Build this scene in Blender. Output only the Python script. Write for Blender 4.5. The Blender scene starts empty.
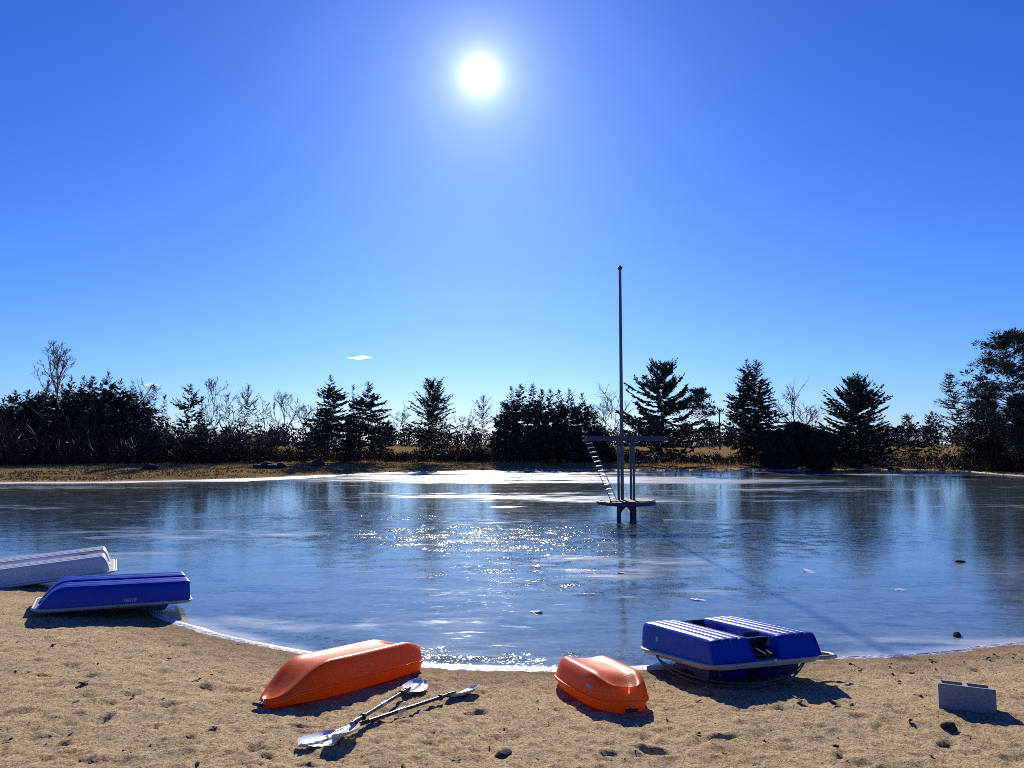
import bpy, math, random
import numpy as np
from mathutils import Vector, Matrix, Euler

R = math.radians
random.seed(7)
rng = np.random.default_rng(11)
scene = bpy.context.scene
col = scene.collection

# ------------------------------------------------------------------ camera
CAM_Z = 2.3
F = 773.0                       # focal length in pixels for a 1024 wide frame
TILT = math.atan2(60.0, F)      # horizon sits 60 px below the centre
cam_d = bpy.data.cameras.new('camera')
cam_d.sensor_width = 36.0
cam_d.lens = F / 1024 * 36.0
cam_d.clip_start = 0.05
cam_d.clip_end = 12000
cam = bpy.data.objects.new('camera', cam_d)
col.objects.link(cam)
cam.location = (0, 0, CAM_Z)
cam.rotation_euler = (math.pi / 2 + TILT, 0, 0)
scene.camera = cam

# ------------------------------------------------------------------ light
SUN_EL, SUN_AZ = R(26.2), R(-2.45)          # azimuth clockwise from +Y
sun_dir = Vector((math.sin(SUN_AZ) * math.cos(SUN_EL), math.cos(SUN_AZ) * math.cos(SUN_EL), math.sin(SUN_EL)))
world = bpy.data.worlds.new('World')
scene.world = world
world.use_nodes = True
wt = world.node_tree
wt.nodes.clear()
def wn(t, **kw):
    n = wt.nodes.new(t)
    for k, v in kw.items():
        setattr(n, k, v)
    return n
sky = wn('ShaderNodeTexSky', sky_type='NISHITA', sun_disc=False, sun_elevation=SUN_EL, sun_rotation=SUN_AZ,
         altitude=200, air_density=1.0, dust_density=0.25, ozone_density=3.0)
# the camera's rendering of that sky: deeper, bluer high up
sep = wn('ShaderNodeSeparateColor'); comb = wn('ShaderNodeCombineColor')
wt.links.new(sky.outputs[0], sep.inputs[0])
for ch, (k, p, m) in enumerate(((0.062 / 0.515, 1.45, 3.52), (0.085 / 0.877, 1.28, 7.16), (0.1, 1.0, 12.5))):
    m1 = wn('ShaderNodeMath', operation='MULTIPLY'); m1.inputs[1].default_value = k
    m2 = wn('ShaderNodeMath', operation='POWER'); m2.inputs[1].default_value = p
    m3 = wn('ShaderNodeMath', operation='MULTIPLY'); m3.inputs[1].default_value = m
    wt.links.new(sep.outputs[ch], m1.inputs[0]); wt.links.new(m1.outputs[0], m2.inputs[0])
    wt.links.new(m2.outputs[0], m3.inputs[0]); wt.links.new(m3.outputs[0], comb.inputs[ch])
# the sun's own disc and the bright air right round it
tc = wn('ShaderNodeTexCoord')
dot = wn('ShaderNodeVectorMath', operation='DOT_PRODUCT'); dot.inputs[1].default_value = sun_dir
wt.links.new(tc.outputs['Generated'], dot.inputs[0])
ac = wn('ShaderNodeMath', operation='ARCCOSINE'); ac.use_clamp = False
mn = wn('ShaderNodeMath', operation='MINIMUM'); mn.inputs[1].default_value = 0.9999999
wt.links.new(dot.outputs['Value'], mn.inputs[0]); wt.links.new(mn.outputs[0], ac.inputs[0])
def glow(radius_deg, amp):
    d = wn('ShaderNodeMath', operation='DIVIDE'); d.inputs[1].default_value = R(radius_deg)
    wt.links.new(ac.outputs[0], d.inputs[0])
    p = wn('ShaderNodeMath', operation='POWER'); p.inputs[1].default_value = 2.0
    wt.links.new(d.outputs[0], p.inputs[0])
    a = wn('ShaderNodeMath', operation='ADD'); a.inputs[1].default_value = 1.0
    wt.links.new(p.outputs[0], a.inputs[0])
    q = wn('ShaderNodeMath', operation='POWER'); q.inputs[1].default_value = -2.0
    wt.links.new(a.outputs[0], q.inputs[0])
    m = wn('ShaderNodeMath', operation='MULTIPLY'); m.inputs[1].default_value = amp
    wt.links.new(q.outputs[0], m.inputs[0])
    return m
g1 = glow(0.95, 34.0); g2 = glow(4.0, 4.5)
gs = wn('ShaderNodeMath', operation='ADD')
wt.links.new(g1.outputs[0], gs.inputs[0]); wt.links.new(g2.outputs[0], gs.inputs[1])
gc = wn('ShaderNodeMix', data_type='RGBA', blend_type='MULTIPLY'); gc.inputs[0].default_value = 1.0
gc.inputs[7].default_value = (0.93, 0.97, 1.0, 1)
wt.links.new(gs.outputs[0], gc.inputs[6])
addc = wn('ShaderNodeMix', data_type='RGBA', blend_type='ADD'); addc.inputs[0].default_value = 1.0
wt.links.new(comb.outputs[0], addc.inputs[6]); wt.links.new(gc.outputs[2], addc.inputs[7])
bg = wn('ShaderNodeBackground'); bg.inputs[1].default_value = 0.0785
wo = wn('ShaderNodeOutputWorld')
wt.links.new(addc.outputs[2], bg.inputs[0]); wt.links.new(bg.outputs[0], wo.inputs[0])

sl = bpy.data.lights.new('sun', 'SUN')
sl.energy = 5.0; sl.angle = R(0.75); sl.color = (1.0, 0.93, 0.82)
so = bpy.data.objects.new('sun', sl); col.objects.link(so)
so.rotation_euler = (-sun_dir).to_track_quat('-Z', 'Y').to_euler()
so.location = (0, 0, 60)

vs = scene.view_settings
vs.view_transform = 'Standard'; vs.look = 'None'; vs.exposure = 0.35; vs.gamma = 1.0; vs.use_curve_mapping = False
scene.render.engine = 'CYCLES'
scene.cycles.use_denoising = False
scene.cycles.filter_width = 0.95
scene.cycles.max_bounces = 6
scene.cycles.sample_clamp_indirect = 6

# ------------------------------------------------------------------ numeric helpers
def _hash(ix, iy, s):
    h = (ix.astype(np.int64) * 374761393 + iy.astype(np.int64) * 668265263 + s * 1442695041) & 0x7fffffff
    h = ((h ^ (h >> 13)) * 1274126177) & 0x7fffffff
    return ((h ^ (h >> 16)) & 0xffff) / 65535.0
def vnoise(x, y, s=0):
    ix = np.floor(x); iy = np.floor(y)
    fx = x - ix; fy = y - iy
    fx = fx * fx * fx * (fx * (fx * 6 - 15) + 10); fy = fy * fy * fy * (fy * (fy * 6 - 15) + 10)
    a = _hash(ix, iy, s); b = _hash(ix + 1, iy, s); c = _hash(ix, iy + 1, s); d = _hash(ix + 1, iy + 1, s)
    return (a * (1 - fx) + b * fx) * (1 - fy) + (c * (1 - fx) + d * fx) * fy
def fbm(x, y, o=4, s=0):
    t = 0; a = 0.5
    for i in range(o):
        t = t + a * (vnoise(x * 2 ** i + 17.3 * i, y * 2 ** i - 9.1 * i, s + i) - 0.5); a *= 0.55
    return t
def sstep(a, b, x):
    t = np.clip((x - a) / (b - a), 0, 1)
    return t * t * (3 - 2 * t)

def ray(px, py):
    u = (px - 512) / F; v = (384 - py) / F
    return np.array([u, math.cos(TILT) - v * math.sin(TILT), math.sin(TILT) + v * math.cos(TILT)])
def on_z(px, py, z=0.0):
    d = ray(px, py); t = (z - CAM_Z) / d[2]
    return np.array([0, 0, CAM_Z]) + d * t
def at_depth(px, py, Y):
    d = ray(px, py); t = Y / d[1]
    return np.array([0, 0, CAM_Z]) + d * t

# ------------------------------------------------------------------ pond outline
shore_px = [(0, 581), (70, 592), (130, 604), (165, 619), (205, 632), (250, 643), (330, 659), (400, 666), (480, 670), (560, 671), (650, 669),
            (760, 662), (840, 658), (900, 656), (960, 651), (1024, 643)]
ctrl = [tuple(on_z(*p)[:2]) for p in shore_px]
ctrl += [(11.5, 10.6), (21, 14.0), (33, 22), (42, 36), (42, 48)]
far_px = [(1024, 476), (950, 470.5), (850, 469.5), (760, 470), (640, 470.2), (560, 470), (470, 471), (400, 472.6), (300, 476.5), (240, 479), (120, 482), (0, 483)]
ctrl += [tuple(on_z(*p)[:2]) for p in far_px]
ctrl += [(-37, 40), (-36.5, 29), (-25, 20), (-15, 15.5)]
ctrl = np.array(ctrl)
def catmull(P, n=10):
    out = []
    N = len(P)
    for i in range(N):
        p0, p1, p2, p3 = P[i - 1], P[i], P[(i + 1) % N], P[(i + 2) % N]
        for k in range(n):
            t = k / n
            out.append(0.5 * ((2 * p1) + (-p0 + p2) * t + (2 * p0 - 5 * p1 + 4 * p2 - p3) * t * t + (-p0 + 3 * p1 - 3 * p2 + p3) * t ** 3))
    return np.array(out)
SH = catmull(ctrl, 6)
def shore_dist(x, y):
    """signed distance to the pond's edge: positive on land"""
    x = np.asarray(x, float).ravel(); y = np.asarray(y, float).ravel()
    A = SH; B = np.roll(SH, -1, axis=0)
    if len(x) <= 4000:
        d = B - A; L2 = (d ** 2).sum(1) + 1e-12
        ux = x[:, None] - A[None, :, 0]; uy = y[:, None] - A[None, :, 1]
        t = np.clip((ux * d[:, 0] + uy * d[:, 1]) / L2, 0, 1)
        s = np.sqrt(((ux - t * d[:, 0]) ** 2 + (uy - t * d[:, 1]) ** 2).min(1))
        cr = (A[None, :, 1] > y[:, None]) != (B[None, :, 1] > y[:, None])
        xi = d[:, 0] * uy / np.where(np.abs(d[:, 1]) < 1e-12, 1e-12, d[:, 1]) + A[:, 0]
        ins = (np.sum(cr & (x[:, None] < xi), 1) % 2) == 1
        return np.where(ins, -s, s)
    best = np.full(x.shape, 1e9); inside = np.zeros(x.shape, bool)
    for (ax, ay), (bx, by) in zip(A, B):
        dx, dy = bx - ax, by - ay
        L2 = dx * dx + dy * dy + 1e-12
        t = np.clip(((x - ax) * dx + (y - ay) * dy) / L2, 0, 1)
        d = (x - ax - t * dx) ** 2 + (y - ay - t * dy) ** 2
        best = np.minimum(best, d)
        c = ((ay > y) != (by > y))
        if abs(by - ay) > 1e-12:
            inside ^= c & (x < (bx - ax) * (y - ay) / (by - ay) + ax)
    s = np.sqrt(best)
    return np.where(inside, -s, s)
def shore_dist_big(x, y):
    """the same for large arrays: exact near the edge, coarse far from it"""
    out = np.empty(len(x))
    for i in range(0, len(x), 4000):
        out[i:i + 4000] = shore_dist(x[i:i + 4000], y[i:i + 4000])
    return out
def base_height(x, y, d):
    near = 1 - sstep(14, 26, y)
    zn = 0.75 * (1 - np.exp(-np.maximum(d, 0) * 0.105 / 0.75))
    zf = 0.95 * (1 - np.exp(-np.maximum(d, 0) * 0.085 / 0.95))
    z = zn * near + zf * (1 - near)
    return np.where(d < 0, np.maximum(d * 0.25, -0.7), z)
_foot = []
for i in range(100):
    _foot.append((random.uniform(-6, 6), random.uniform(3.2, 8.0), random.uniform(0, 3.14), random.uniform(0.5, 1.3)))
def detail_height(x, y, d):
    r = np.hypot(x, y)
    m = (0.30 + 0.70 * sstep(0.0, 0.6, d)) * sstep(-0.45, -0.1, d) * (1 - sstep(11, 18, r))
    z = 0.055 * fbm(x * 0.9, y * 0.9, 2, 3) + 0.040 * fbm(x * 3.1, y * 3.1, 3, 20) + 0.036 * fbm(x * 8.5, y * 8.5, 3, 40) + 0.030 * fbm(x * 19, y * 19, 3, 60)
    # crisp little pits where the sand was kicked about
    p = vnoise(x * 5.2 + 3.1, y * 5.2, 77)
    z = z - 0.014 * sstep(0.74, 0.95, p)
    p = vnoise(x * 11.0 + 1.7, y * 13.0, 78)
    z = z - 0.012 * sstep(0.78, 0.95, p)
    for fx, fy, fa, fs in _foot:
        k = (np.abs(x - fx) < 0.35) & (np.abs(y - fy) < 0.35)
        if not k.any():
            continue
        ca, sa = math.cos(fa), math.sin(fa)
        u = ((x[k] - fx) * ca + (y[k] - fy) * sa) / (0.095 * fs); v = (-(x[k] - fx) * sa + (y[k] - fy) * ca) / (0.045 * fs)
        q = u * u + v * v
        z[k] += (-0.030 * np.exp(-q * 1.4) + 0.010 * np.exp(-(np.sqrt(q) - 1.35) ** 2 * 6)) * fs
    far = 0.10 * fbm(x * 0.35, y * 0.35, 3, 90) * sstep(0.3, 3, d) * sstep(14, 26, r) * (1 - sstep(200, 500, r))
    return z * m + far
def H(x, y, detail=True):
    x = np.atleast_1d(np.asarray(x, float)); y = np.atleast_1d(np.asarray(y, float))
    d = shore_dist(x, y)
    z = base_height(x, y, d)
    return z + detail_height(x, y, d) if detail else z
def h1(x, y):
    return float(H(x, y)[0])
def ground_at(px, py):
    """the point of the ground (or ice) that the ray through a pixel meets"""
    z = 0.1
    for i in range(25):
        p = on_z(px, py, z)
        z = 0.5 * z + 0.5 * max(0.0, float(H(p[0], p[1], False)[0]))
    return Vector(on_z(px, py, z))

# ------------------------------------------------------------------ materials
def new_mat(name):
    m = bpy.data.materials.new(name); m.use_nodes = True
    return m, m.node_tree.nodes, m.node_tree.links, m.node_tree.nodes['Principled BSDF']
def simple(name, c, rough=0.5, metal=0.0, spec=0.5, var=0.15, scale=8.0, bump=0.0, bscale=60, coat=0.0, rvar=0.1):
    m, N, L, b = new_mat(name)
    tc = N.new('ShaderNodeTexCoord')
    n = N.new('ShaderNodeTexNoise'); n.inputs['Scale'].default_value = scale; n.inputs['Detail'].default_value = 5
    L.new(tc.outputs['Object'], n.inputs['Vector'])
    r = N.new('ShaderNodeMix'); r.data_type = 'RGBA'
    r.inputs[6].default_value = (*[v * (1 - var) for v in c], 1); r.inputs[7].default_value = (*[min(1, v * (1 + var)) for v in c], 1)
    L.new(n.outputs[0], r.inputs[0]); L.new(r.outputs[2], b.inputs['Base Color'])
    mr = N.new('ShaderNodeMapRange'); mr.inputs['To Min'].default_value = max(0.02, rough - rvar); mr.inputs['To Max'].default_value = min(1, rough + rvar)
    L.new(n.outputs[0], mr.inputs[0]); L.new(mr.outputs[0], b.inputs['Roughness'])
    b.inputs['Metallic'].default_value = metal
    b.inputs['Specular IOR Level'].default_value = spec
    b.inputs['Coat Weight'].default_value = coat
    if bump:
        n2 = N.new('ShaderNodeTexNoise'); n2.inputs['Scale'].default_value = bscale; n2.inputs['Detail'].default_value = 4
        L.new(tc.outputs['Object'], n2.inputs['Vector'])
        bp = N.new('ShaderNodeBump'); bp.inputs['Strength'].default_value = 1.0; bp.inputs['Distance'].default_value = bump
        L.new(n2.outputs[0], bp.inputs['Height']); L.new(bp.outputs[0], b.inputs['Normal'])
    return m
M = {}
M['blue'] = simple('blue_plastic', (0.003, 0.034, 0.40), 0.34, spec=0.36, var=0.12, scale=3, bump=0.0008, bscale=90)
M['shaded_blue_seat'] = simple('shaded_seat_plastic', (0.003, 0.011, 0.13), 0.5, var=0.1)  # navy darkened further: the shade under the boat is put into the colour
M['white_hull'] = simple('white_hull_plastic', (0.58, 0.58, 0.60), 0.40, var=0.06, scale=4, bump=0.0008, bscale=90)
M['cream'] = simple('cream_plastic', (0.36, 0.345, 0.33), 0.5, var=0.1, scale=5)
M['orange'] = simple('orange_plastic', (0.92, 0.150, 0.004), 0.38, spec=0.28, var=0.10, scale=4, bump=0.0012, bscale=70)
M['orange_deck'] = simple('orange_deck_plastic', (0.95, 0.21, 0.012), 0.45, spec=0.22, var=0.10, scale=4, bump=0.0012, bscale=70)
M['black'] = simple('black_plastic', (0.012, 0.012, 0.014), 0.45, var=0.3)
M['rope'] = simple('rope_fibre', (0.12, 0.11, 0.10), 0.9, var=0.3, scale=60)
M['cord'] = simple('pale_cord', (0.6, 0.58, 0.52), 0.8)
M['blade'] = simple('white_blade_plastic', (0.70, 0.71, 0.72), 0.40, var=0.05)
M['shaft'] = simple('grey_shaft_metal', (0.05, 0.052, 0.06), 0.28, metal=0.6, var=0.1)
M['steel'] = simple('galvanised_steel', (0.085, 0.095, 0.12), 0.42, metal=0.3, var=0.2, scale=14)
M['steel_dark'] = simple('painted_steel_grey', (0.04, 0.05, 0.075), 0.5, metal=0.1, var=0.25, scale=10)
M['chrome'] = simple('bright_metal', (0.5, 0.5, 0.52), 0.3, metal=0.9, var=0.05)
M['deck_board'] = simple('weathered_board', (0.15, 0.125, 0.095), 0.8, var=0.3, scale=12)
M['letter'] = simple('letter_print', (0.30, 0.36, 0.52), 0.5)
M['sticker'] = simple('sticker_grey', (0.34, 0.35, 0.38), 0.4)
M['concrete'] = simple('concrete_block', (0.27, 0.265, 0.255), 0.95, var=0.25, scale=30, bump=0.006, bscale=120)
M['stone'] = simple('dark_stone', (0.04, 0.037, 0.035), 0.9, spec=0.2, var=0.4, scale=20, bump=0.004, bscale=60)
M['leaf'] = simple('dead_leaf', (0.075, 0.045, 0.028), 0.8, var=0.4, scale=30)
M['twig'] = simple('dead_twig', (0.07, 0.05, 0.035), 0.9, var=0.3)
M['bark'] = simple('bark', (0.055, 0.045, 0.038), 0.95, var=0.35, scale=3, bump=0.02, bscale=12)
M['bark_pale'] = simple('bare_twig_bark', (0.11, 0.095, 0.085), 0.95, var=0.3, scale=2)
M['ice_chip'] = simple('ice_chip', (0.8, 0.84, 0.88), 0.25, var=0.05)

def let_through(m, c, fac):
    N, L = m.node_tree.nodes, m.node_tree.links
    b = N['Principled BSDF']; out = N['Material Output']
    t = N.new('ShaderNodeBsdfTranslucent'); t.inputs['Color'].default_value = (*c, 1)
    x = N.new('ShaderNodeMixShader'); x.inputs[0].default_value = fac
    L.new(b.outputs[0], x.inputs[1]); L.new(t.outputs[0], x.inputs[2]); L.new(x.outputs[0], out.inputs['Surface'])
def scuff(m, c, amount, sx=3.0, sy=26.0):
    N, L = m.node_tree.nodes, m.node_tree.links
    b = N['Principled BSDF']
    src = b.inputs['Base Color'].links[0].from_socket
    tc = N.new('ShaderNodeTexCoord')
    def tex(scale, vec, d=5):
        mp = N.new('ShaderNodeMapping'); mp.inputs['Scale'].default_value = vec; L.new(tc.outputs['Object'], mp.inputs['Vector'])
        n = N.new('ShaderNodeTexNoise'); n.inputs['Scale'].default_value = scale; n.inputs['Detail'].default_value = d; n.inputs['Roughness'].default_value = 0.7
        L.new(mp.outputs[0], n.inputs['Vector']); return n.outputs[0]
    def rmp(x, lo, hi, top):
        r = N.new('ShaderNodeMapRange'); r.inputs['From Min'].default_value = lo; r.inputs['From Max'].default_value = hi; r.inputs['To Max'].default_value = top; L.new(x, r.inputs[0]); return r.outputs[0]
    s1 = rmp(tex(1.0, (sx, sy, sy)), 0.60, 0.72, amount); s2 = rmp(tex(4.0, (1, 1, 1)), 0.52, 0.75, amount * 0.8)
    mx = N.new('ShaderNodeMath'); mx.operation = 'MAXIMUM'; L.new(s1, mx.inputs[0]); L.new(s2, mx.inputs[1])
    x = N.new('ShaderNodeMix'); x.data_type = 'RGBA'; L.new(mx.outputs[0], x.inputs[0]); L.new(src, x.inputs[6]); x.inputs[7].default_value = (*c, 1)
    L.new(x.outputs[2], b.inputs['Base Color'])
scuff(M['orange'], (0.80, 0.36, 0.16), 0.40)
scuff(M['blue'], (0.06, 0.11, 0.40), 0.30)
scuff(M['white_hull'], (0.34, 0.31, 0.26), 0.55)
scuff(M['cream'], (0.17, 0.15, 0.12), 0.6)
scuff(M['blade'], (0.40, 0.36, 0.30), 0.5)
let_through(M['orange'], (0.95, 0.22, 0.01), 0.30)
let_through(M['orange_deck'], (0.95, 0.28, 0.02), 0.42)
let_through(M['blue'], (0.01, 0.06, 0.6), 0.12)
def foliage(name, c, var=0.5):
    m, N, L, b = new_mat(name)
    tc = N.new('ShaderNodeTexCoord')
    n = N.new('ShaderNodeTexNoise'); n.inputs['Scale'].default_value = 0.9; n.inputs['Detail'].default_value = 6
    L.new(tc.outputs['Object'], n.inputs['Vector'])
    r = N.new('ShaderNodeMix'); r.data_type = 'RGBA'
    r.inputs[6].default_value = (*[v * (1 - var) for v in c], 1); r.inputs[7].default_value = (*[v * (1 + var) for v in c], 1)
    L.new(n.outputs[0], r.inputs[0]); L.new(r.outputs[2], b.inputs['Base Color'])
    b.inputs['Roughness'].default_value = 0.75; b.inputs['Specular IOR Level'].default_value = 0.2
    return m
M['spruce'] = foliage('spruce_needles', (0.048, 0.064, 0.050))
M['pine'] = foliage('pine_needles', (0.052, 0.066, 0.046))
M['juniper'] = foliage('juniper_needles', (0.034, 0.044, 0.036))
M['brush'] = foliage('dry_brush', (0.06, 0.042, 0.032))
M['farwood'] = foliage('far_wood', (0.045, 0.045, 0.05))

# --- sand and dry grass of the ground
def ground_material():
    m, N, L, b = new_mat('ground_sand_and_grass')
    tc = N.new('ShaderNodeTexCoord')
    at = N.new('ShaderNodeAttribute'); at.attribute_name = 'sand'
    dw = N.new('ShaderNodeAttribute'); dw.attribute_name = 'shore'
    def noise(s, d=5, rgh=0.6):
        n = N.new('ShaderNodeTexNoise'); n.inputs['Scale'].default_value = s; n.inputs['Detail'].default_value = d; n.inputs['Roughness'].default_value = rgh
        L.new(tc.outputs['Object'], n.inputs['Vector']); return n
    def mix(fac, a, c, blend='MIX'):
        x = N.new('ShaderNodeMix'); x.data_type = 'RGBA'; x.blend_type = blend
        for sock, v in ((0, fac), (6, a), (7, c)):
            if isinstance(v, (tuple, float, int)):
                x.inputs[sock].default_value = v
            else:
                L.new(v, x.inputs[sock])
        return x.outputs[2]
    def ramp(src, lo, hi):
        r = N.new('ShaderNodeMapRange'); r.inputs['From Min'].default_value = lo; r.inputs['From Max'].default_value = hi; r.clamp = True
        L.new(src, r.inputs[0]); return r.outputs[0]
    n1 = noise(1.1, 5); n2 = noise(7, 6, 0.7); n3 = noise(150, 3, 0.8); n4 = noise(34, 5, 0.8); n5 = noise(2.7, 5, 0.7); n6 = noise(70, 4, 0.8)
    s = mix(ramp(n1.outputs[0], 0.35, 0.65), (0.62, 0.43, 0.225, 1), (0.76, 0.54, 0.30, 1))
    s = mix(ramp(n5.outputs[0], 0.45, 0.70), s, (0.45, 0.335, 0.19, 1))
    s = mix(ramp(n5.outputs[0], 0.45, 0.28), s, (0.72, 0.43, 0.205, 1))
    s = mix(ramp(n2.outputs[0], 0.50, 0.72), s, (0.88, 0.66, 0.36, 1))
    s = mix(ramp(n4.outputs[0], 0.50, 0.62), s, (0.24, 0.155, 0.07, 1))
    s = mix(ramp(n4.outputs[0], 0.46, 0.34), s, (0.92, 0.72, 0.38, 1))
    s = mix(ramp(n6.outputs[0], 0.54, 0.66), s, (0.20, 0.13, 0.06, 1))
    s = mix(ramp(n6.outputs[0], 0.44, 0.34), s, (0.92, 0.74, 0.42, 1))
    # wet and darker by the water
    wet = ramp(dw.outputs['Fac'], 1.1, 0.15)
    s = mix(wet, s, mix(0.9, s, (0.52, 0.46, 0.42, 1), 'MULTIPLY'))
    g1 = noise(0.25, 5); g2 = noise(2.5, 6, 0.8); g3 = noise(14, 4, 0.8)
    g = mix(ramp(g1.outputs[0], 0.35, 0.65), (0.30, 0.205, 0.085, 1), (0.19, 0.135, 0.058, 1))
    g = mix(ramp(g2.outputs[0], 0.45, 0.75), g, (0.12, 0.088, 0.044, 1))
    g = mix(ramp(g3.outputs[0], 0.5, 0.8), g, (0.37, 0.26, 0.12, 1))
    c = mix(at.outputs['Fac'], g, s)
    L.new(c, b.inputs['Base Color'])
    b.inputs['Roughness'].default_value = 0.95
    sp = N.new('ShaderNodeMath'); sp.operation = 'MULTIPLY'; sp.inputs[1].default_value = 0.25
    L.new(at.outputs['Fac'], sp.inputs[0]); L.new(sp.outputs[0], b.inputs['Specular IOR Level'])
    b.inputs['Specular IOR Level'].default_value = 0.2
    hsum = N.new('ShaderNodeMath'); hsum.operation = 'MULTIPLY_ADD'; hsum.inputs[1].default_value = 0.55
    L.new(n6.outputs[0], hsum.inputs[0]); L.new(n4.outputs[0], hsum.inputs[2])
    bp = N.new('ShaderNodeBump'); bp.inputs['Distance'].default_value = 0.040; bp.inputs['Strength'].default_value = 1.0
    L.new(hsum.outputs[0], bp.inputs['Height']); L.new(bp.outputs[0], b.inputs['Normal'])
    return m

def ice_material():
    m, N, L, b = new_mat('pond_ice')
    tc = N.new('ShaderNodeTexCoord')
    fr = N.new('ShaderNodeAttribute'); fr.attribute_name = 'frost'
    sh = N.new('ShaderNodeAttribute'); sh.attribute_name = 'shore'
    gl = N.new('ShaderNodeAttribute'); gl.attribute_name = 'glint'
    mk = N.new('ShaderNodeAttribute'); mk.attribute_name = 'milky'
    def mapped(sx, sy, rot=0):
        mp = N.new('ShaderNodeMapping'); mp.inputs['Scale'].default_value = (sx, sy, 1); mp.inputs['Rotation'].default_value = (0, 0, rot)
        L.new(tc.outputs['Object'], mp.inputs['Vector']); return mp.outputs[0]
    def noise(vec, s, d=5, rgh=0.6, dist=0.0):
        n = N.new('ShaderNodeTexNoise'); n.inputs['Scale'].default_value = s; n.inputs['Detail'].default_value = d; n.inputs['Roughness'].default_value = rgh
        n.inputs['Distortion'].default_value = dist
        L.new(vec, n.inputs['Vector']); return n.outputs[0]
    def ramp(src, lo, hi, a=0.0, c=1.0):
        r = N.new('ShaderNodeMapRange'); r.clamp = True
        for k, v in zip(('From Min', 'From Max', 'To Min', 'To Max'), (lo, hi, a, c)):
            r.inputs[k].default_value = v
        L.new(src, r.inputs[0]); return r.outputs[0]
    def math_(op, a, c):
        x = N.new('ShaderNodeMath'); x.operation = op
        for i, v in enumerate((a, c)):
            if isinstance(v, (float, int)): x.inputs[i].default_value = v
            else: L.new(v, x.inputs[i])
        return x.outputs[0]
    def mix(fac, a, c):
        x = N.new('ShaderNodeMix'); x.data_type = 'RGBA'
        for sock, v in ((0, fac), (6, a), (7, c)):
            if isinstance(v, (tuple, float, int)): x.inputs[sock].default_value = v
            else: L.new(v, x.inputs[sock])
        return x.outputs[2]
    v0 = mapped(0.6, 1.0, 0.12)
    n_big = noise(v0, 0.22, 6, 0.62, 0.6)
    n_mid = noise(mapped(0.5, 1.2, -0.1), 1.3, 6, 0.68, 0.5)
    n_fine = noise(mapped(0.7, 1.0), 9.0, 5, 0.7)
    n_str = noise(mapped(0.35, 1.6, 0.25), 2.6, 4, 0.6, 1.2)
    n_band = noise(mapped(0.25, 1.0, 0.05), 0.20, 4, 0.6, 0.3)
    # frost cover: large patches given by the place, broken up by noise
    f = math_('ADD', math_('MULTIPLY', fr.outputs['Fac'], 1.0), math_('ADD', math_('MULTIPLY', math_('SUBTRACT', n_mid, 0.5), 1.2), math_('MULTIPLY', math_('SUBTRACT', n_band, 0.5), 2.4)))
    frost = ramp(f, 0.32, 0.75)
    n_st2 = noise(mapped(0.5, 1.5, -0.2), 6.5, 5, 0.65, 1.5)
    fleck = math_('MULTIPLY', ramp(n_str, 0.61, 0.68), ramp(n_big, 0.45, 0.6))
    fleck = math_('MAXIMUM', fleck, math_('MULTIPLY', ramp(n_st2, 0.59, 0.67), ramp(n_big, 0.56, 0.44)))
    frost = math_('MAXIMUM', frost, math_('MULTIPLY', fleck, 0.5))
    c = mix(ramp(n_big, 0.35, 0.65), (0.020, 0.034, 0.036, 1), (0.050, 0.068, 0.070, 1))
    c = mix(ramp(n_mid, 0.40, 0.72), c, (0.075, 0.098, 0.105, 1))
    c = mix(ramp(n_fine, 0.50, 0.72), c, (0.15, 0.17, 0.175, 1))
    mil = math_('MULTIPLY', mk.outputs['Fac'], ramp(math_('ADD', math_('ADD', math_('MULTIPLY', n_mid, 0.6), math_('MULTIPLY', n_str, 0.5)), math_('MULTIPLY', n_fine, 0.4)), 0.62, 0.82, 0.08, 1.0))
    c = mix(mil, c, (0.150, 0.182, 0.180, 1))
    c = mix(frost, c, (0.44, 0.45, 0.44, 1))
    L.new(c, b.inputs['Base Color'])
    rg = ramp(n_mid, 0.3, 0.75, 0.05, 0.12)
    rg = math_('ADD', rg, math_('MULTIPLY', frost, 0.20))
    L.new(rg, b.inputs['Roughness'])
    b.inputs['IOR'].default_value = 1.56
    # surface: soft undulation plus crystals that catch the sun
    bp = N.new('ShaderNodeBump'); bp.inputs['Distance'].default_value = 0.010; bp.inputs['Strength'].default_value = 0.30
    hh = math_('ADD', math_('MULTIPLY', n_fine, 0.35), noise(mapped(1, 1), 3.0, 3, 0.5))
    L.new(hh, bp.inputs['Height'])
    vo = N.new('ShaderNodeTexVoronoi'); vo.inputs['Scale'].default_value = 60.0
    L.new(mapped(1, 1), vo.inputs['Vector'])
    sub = N.new('ShaderNodeVectorMath'); sub.operation = 'SUBTRACT'; sub.inputs[1].default_value = (0.5, 0.5, 0.5)
    L.new(vo.outputs['Color'], sub.inputs[0])
    flat = N.new('ShaderNodeVectorMath'); flat.operation = 'MULTIPLY'; flat.inputs[1].default_value = (0.62, 0.62, 0.0)
    L.new(sub.outputs[0], flat.inputs[0])
    gn = noise(mapped(0.8, 1.0), 2.2, 4, 0.7)
    gfac = math_('MULTIPLY', gl.outputs['Fac'], ramp(gn, 0.45, 0.62))
    sc = N.new('ShaderNodeVectorMath'); sc.operation = 'SCALE'; L.new(flat.outputs[0], sc.inputs[0]); L.new(gfac, sc.inputs['Scale'])
    ad = N.new('ShaderNodeVectorMath'); ad.operation = 'ADD'; L.new(bp.outputs[0], ad.inputs[0]); L.new(sc.outputs[0], ad.inputs[1])
    nm = N.new('ShaderNodeVectorMath'); nm.operation = 'NORMALIZE'; L.new(ad.outputs[0], nm.inputs[0])
    L.new(nm.outputs[0], b.inputs['Normal'])
    return m
M['ground'] = ground_material()
M['ice'] = ice_material()
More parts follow.
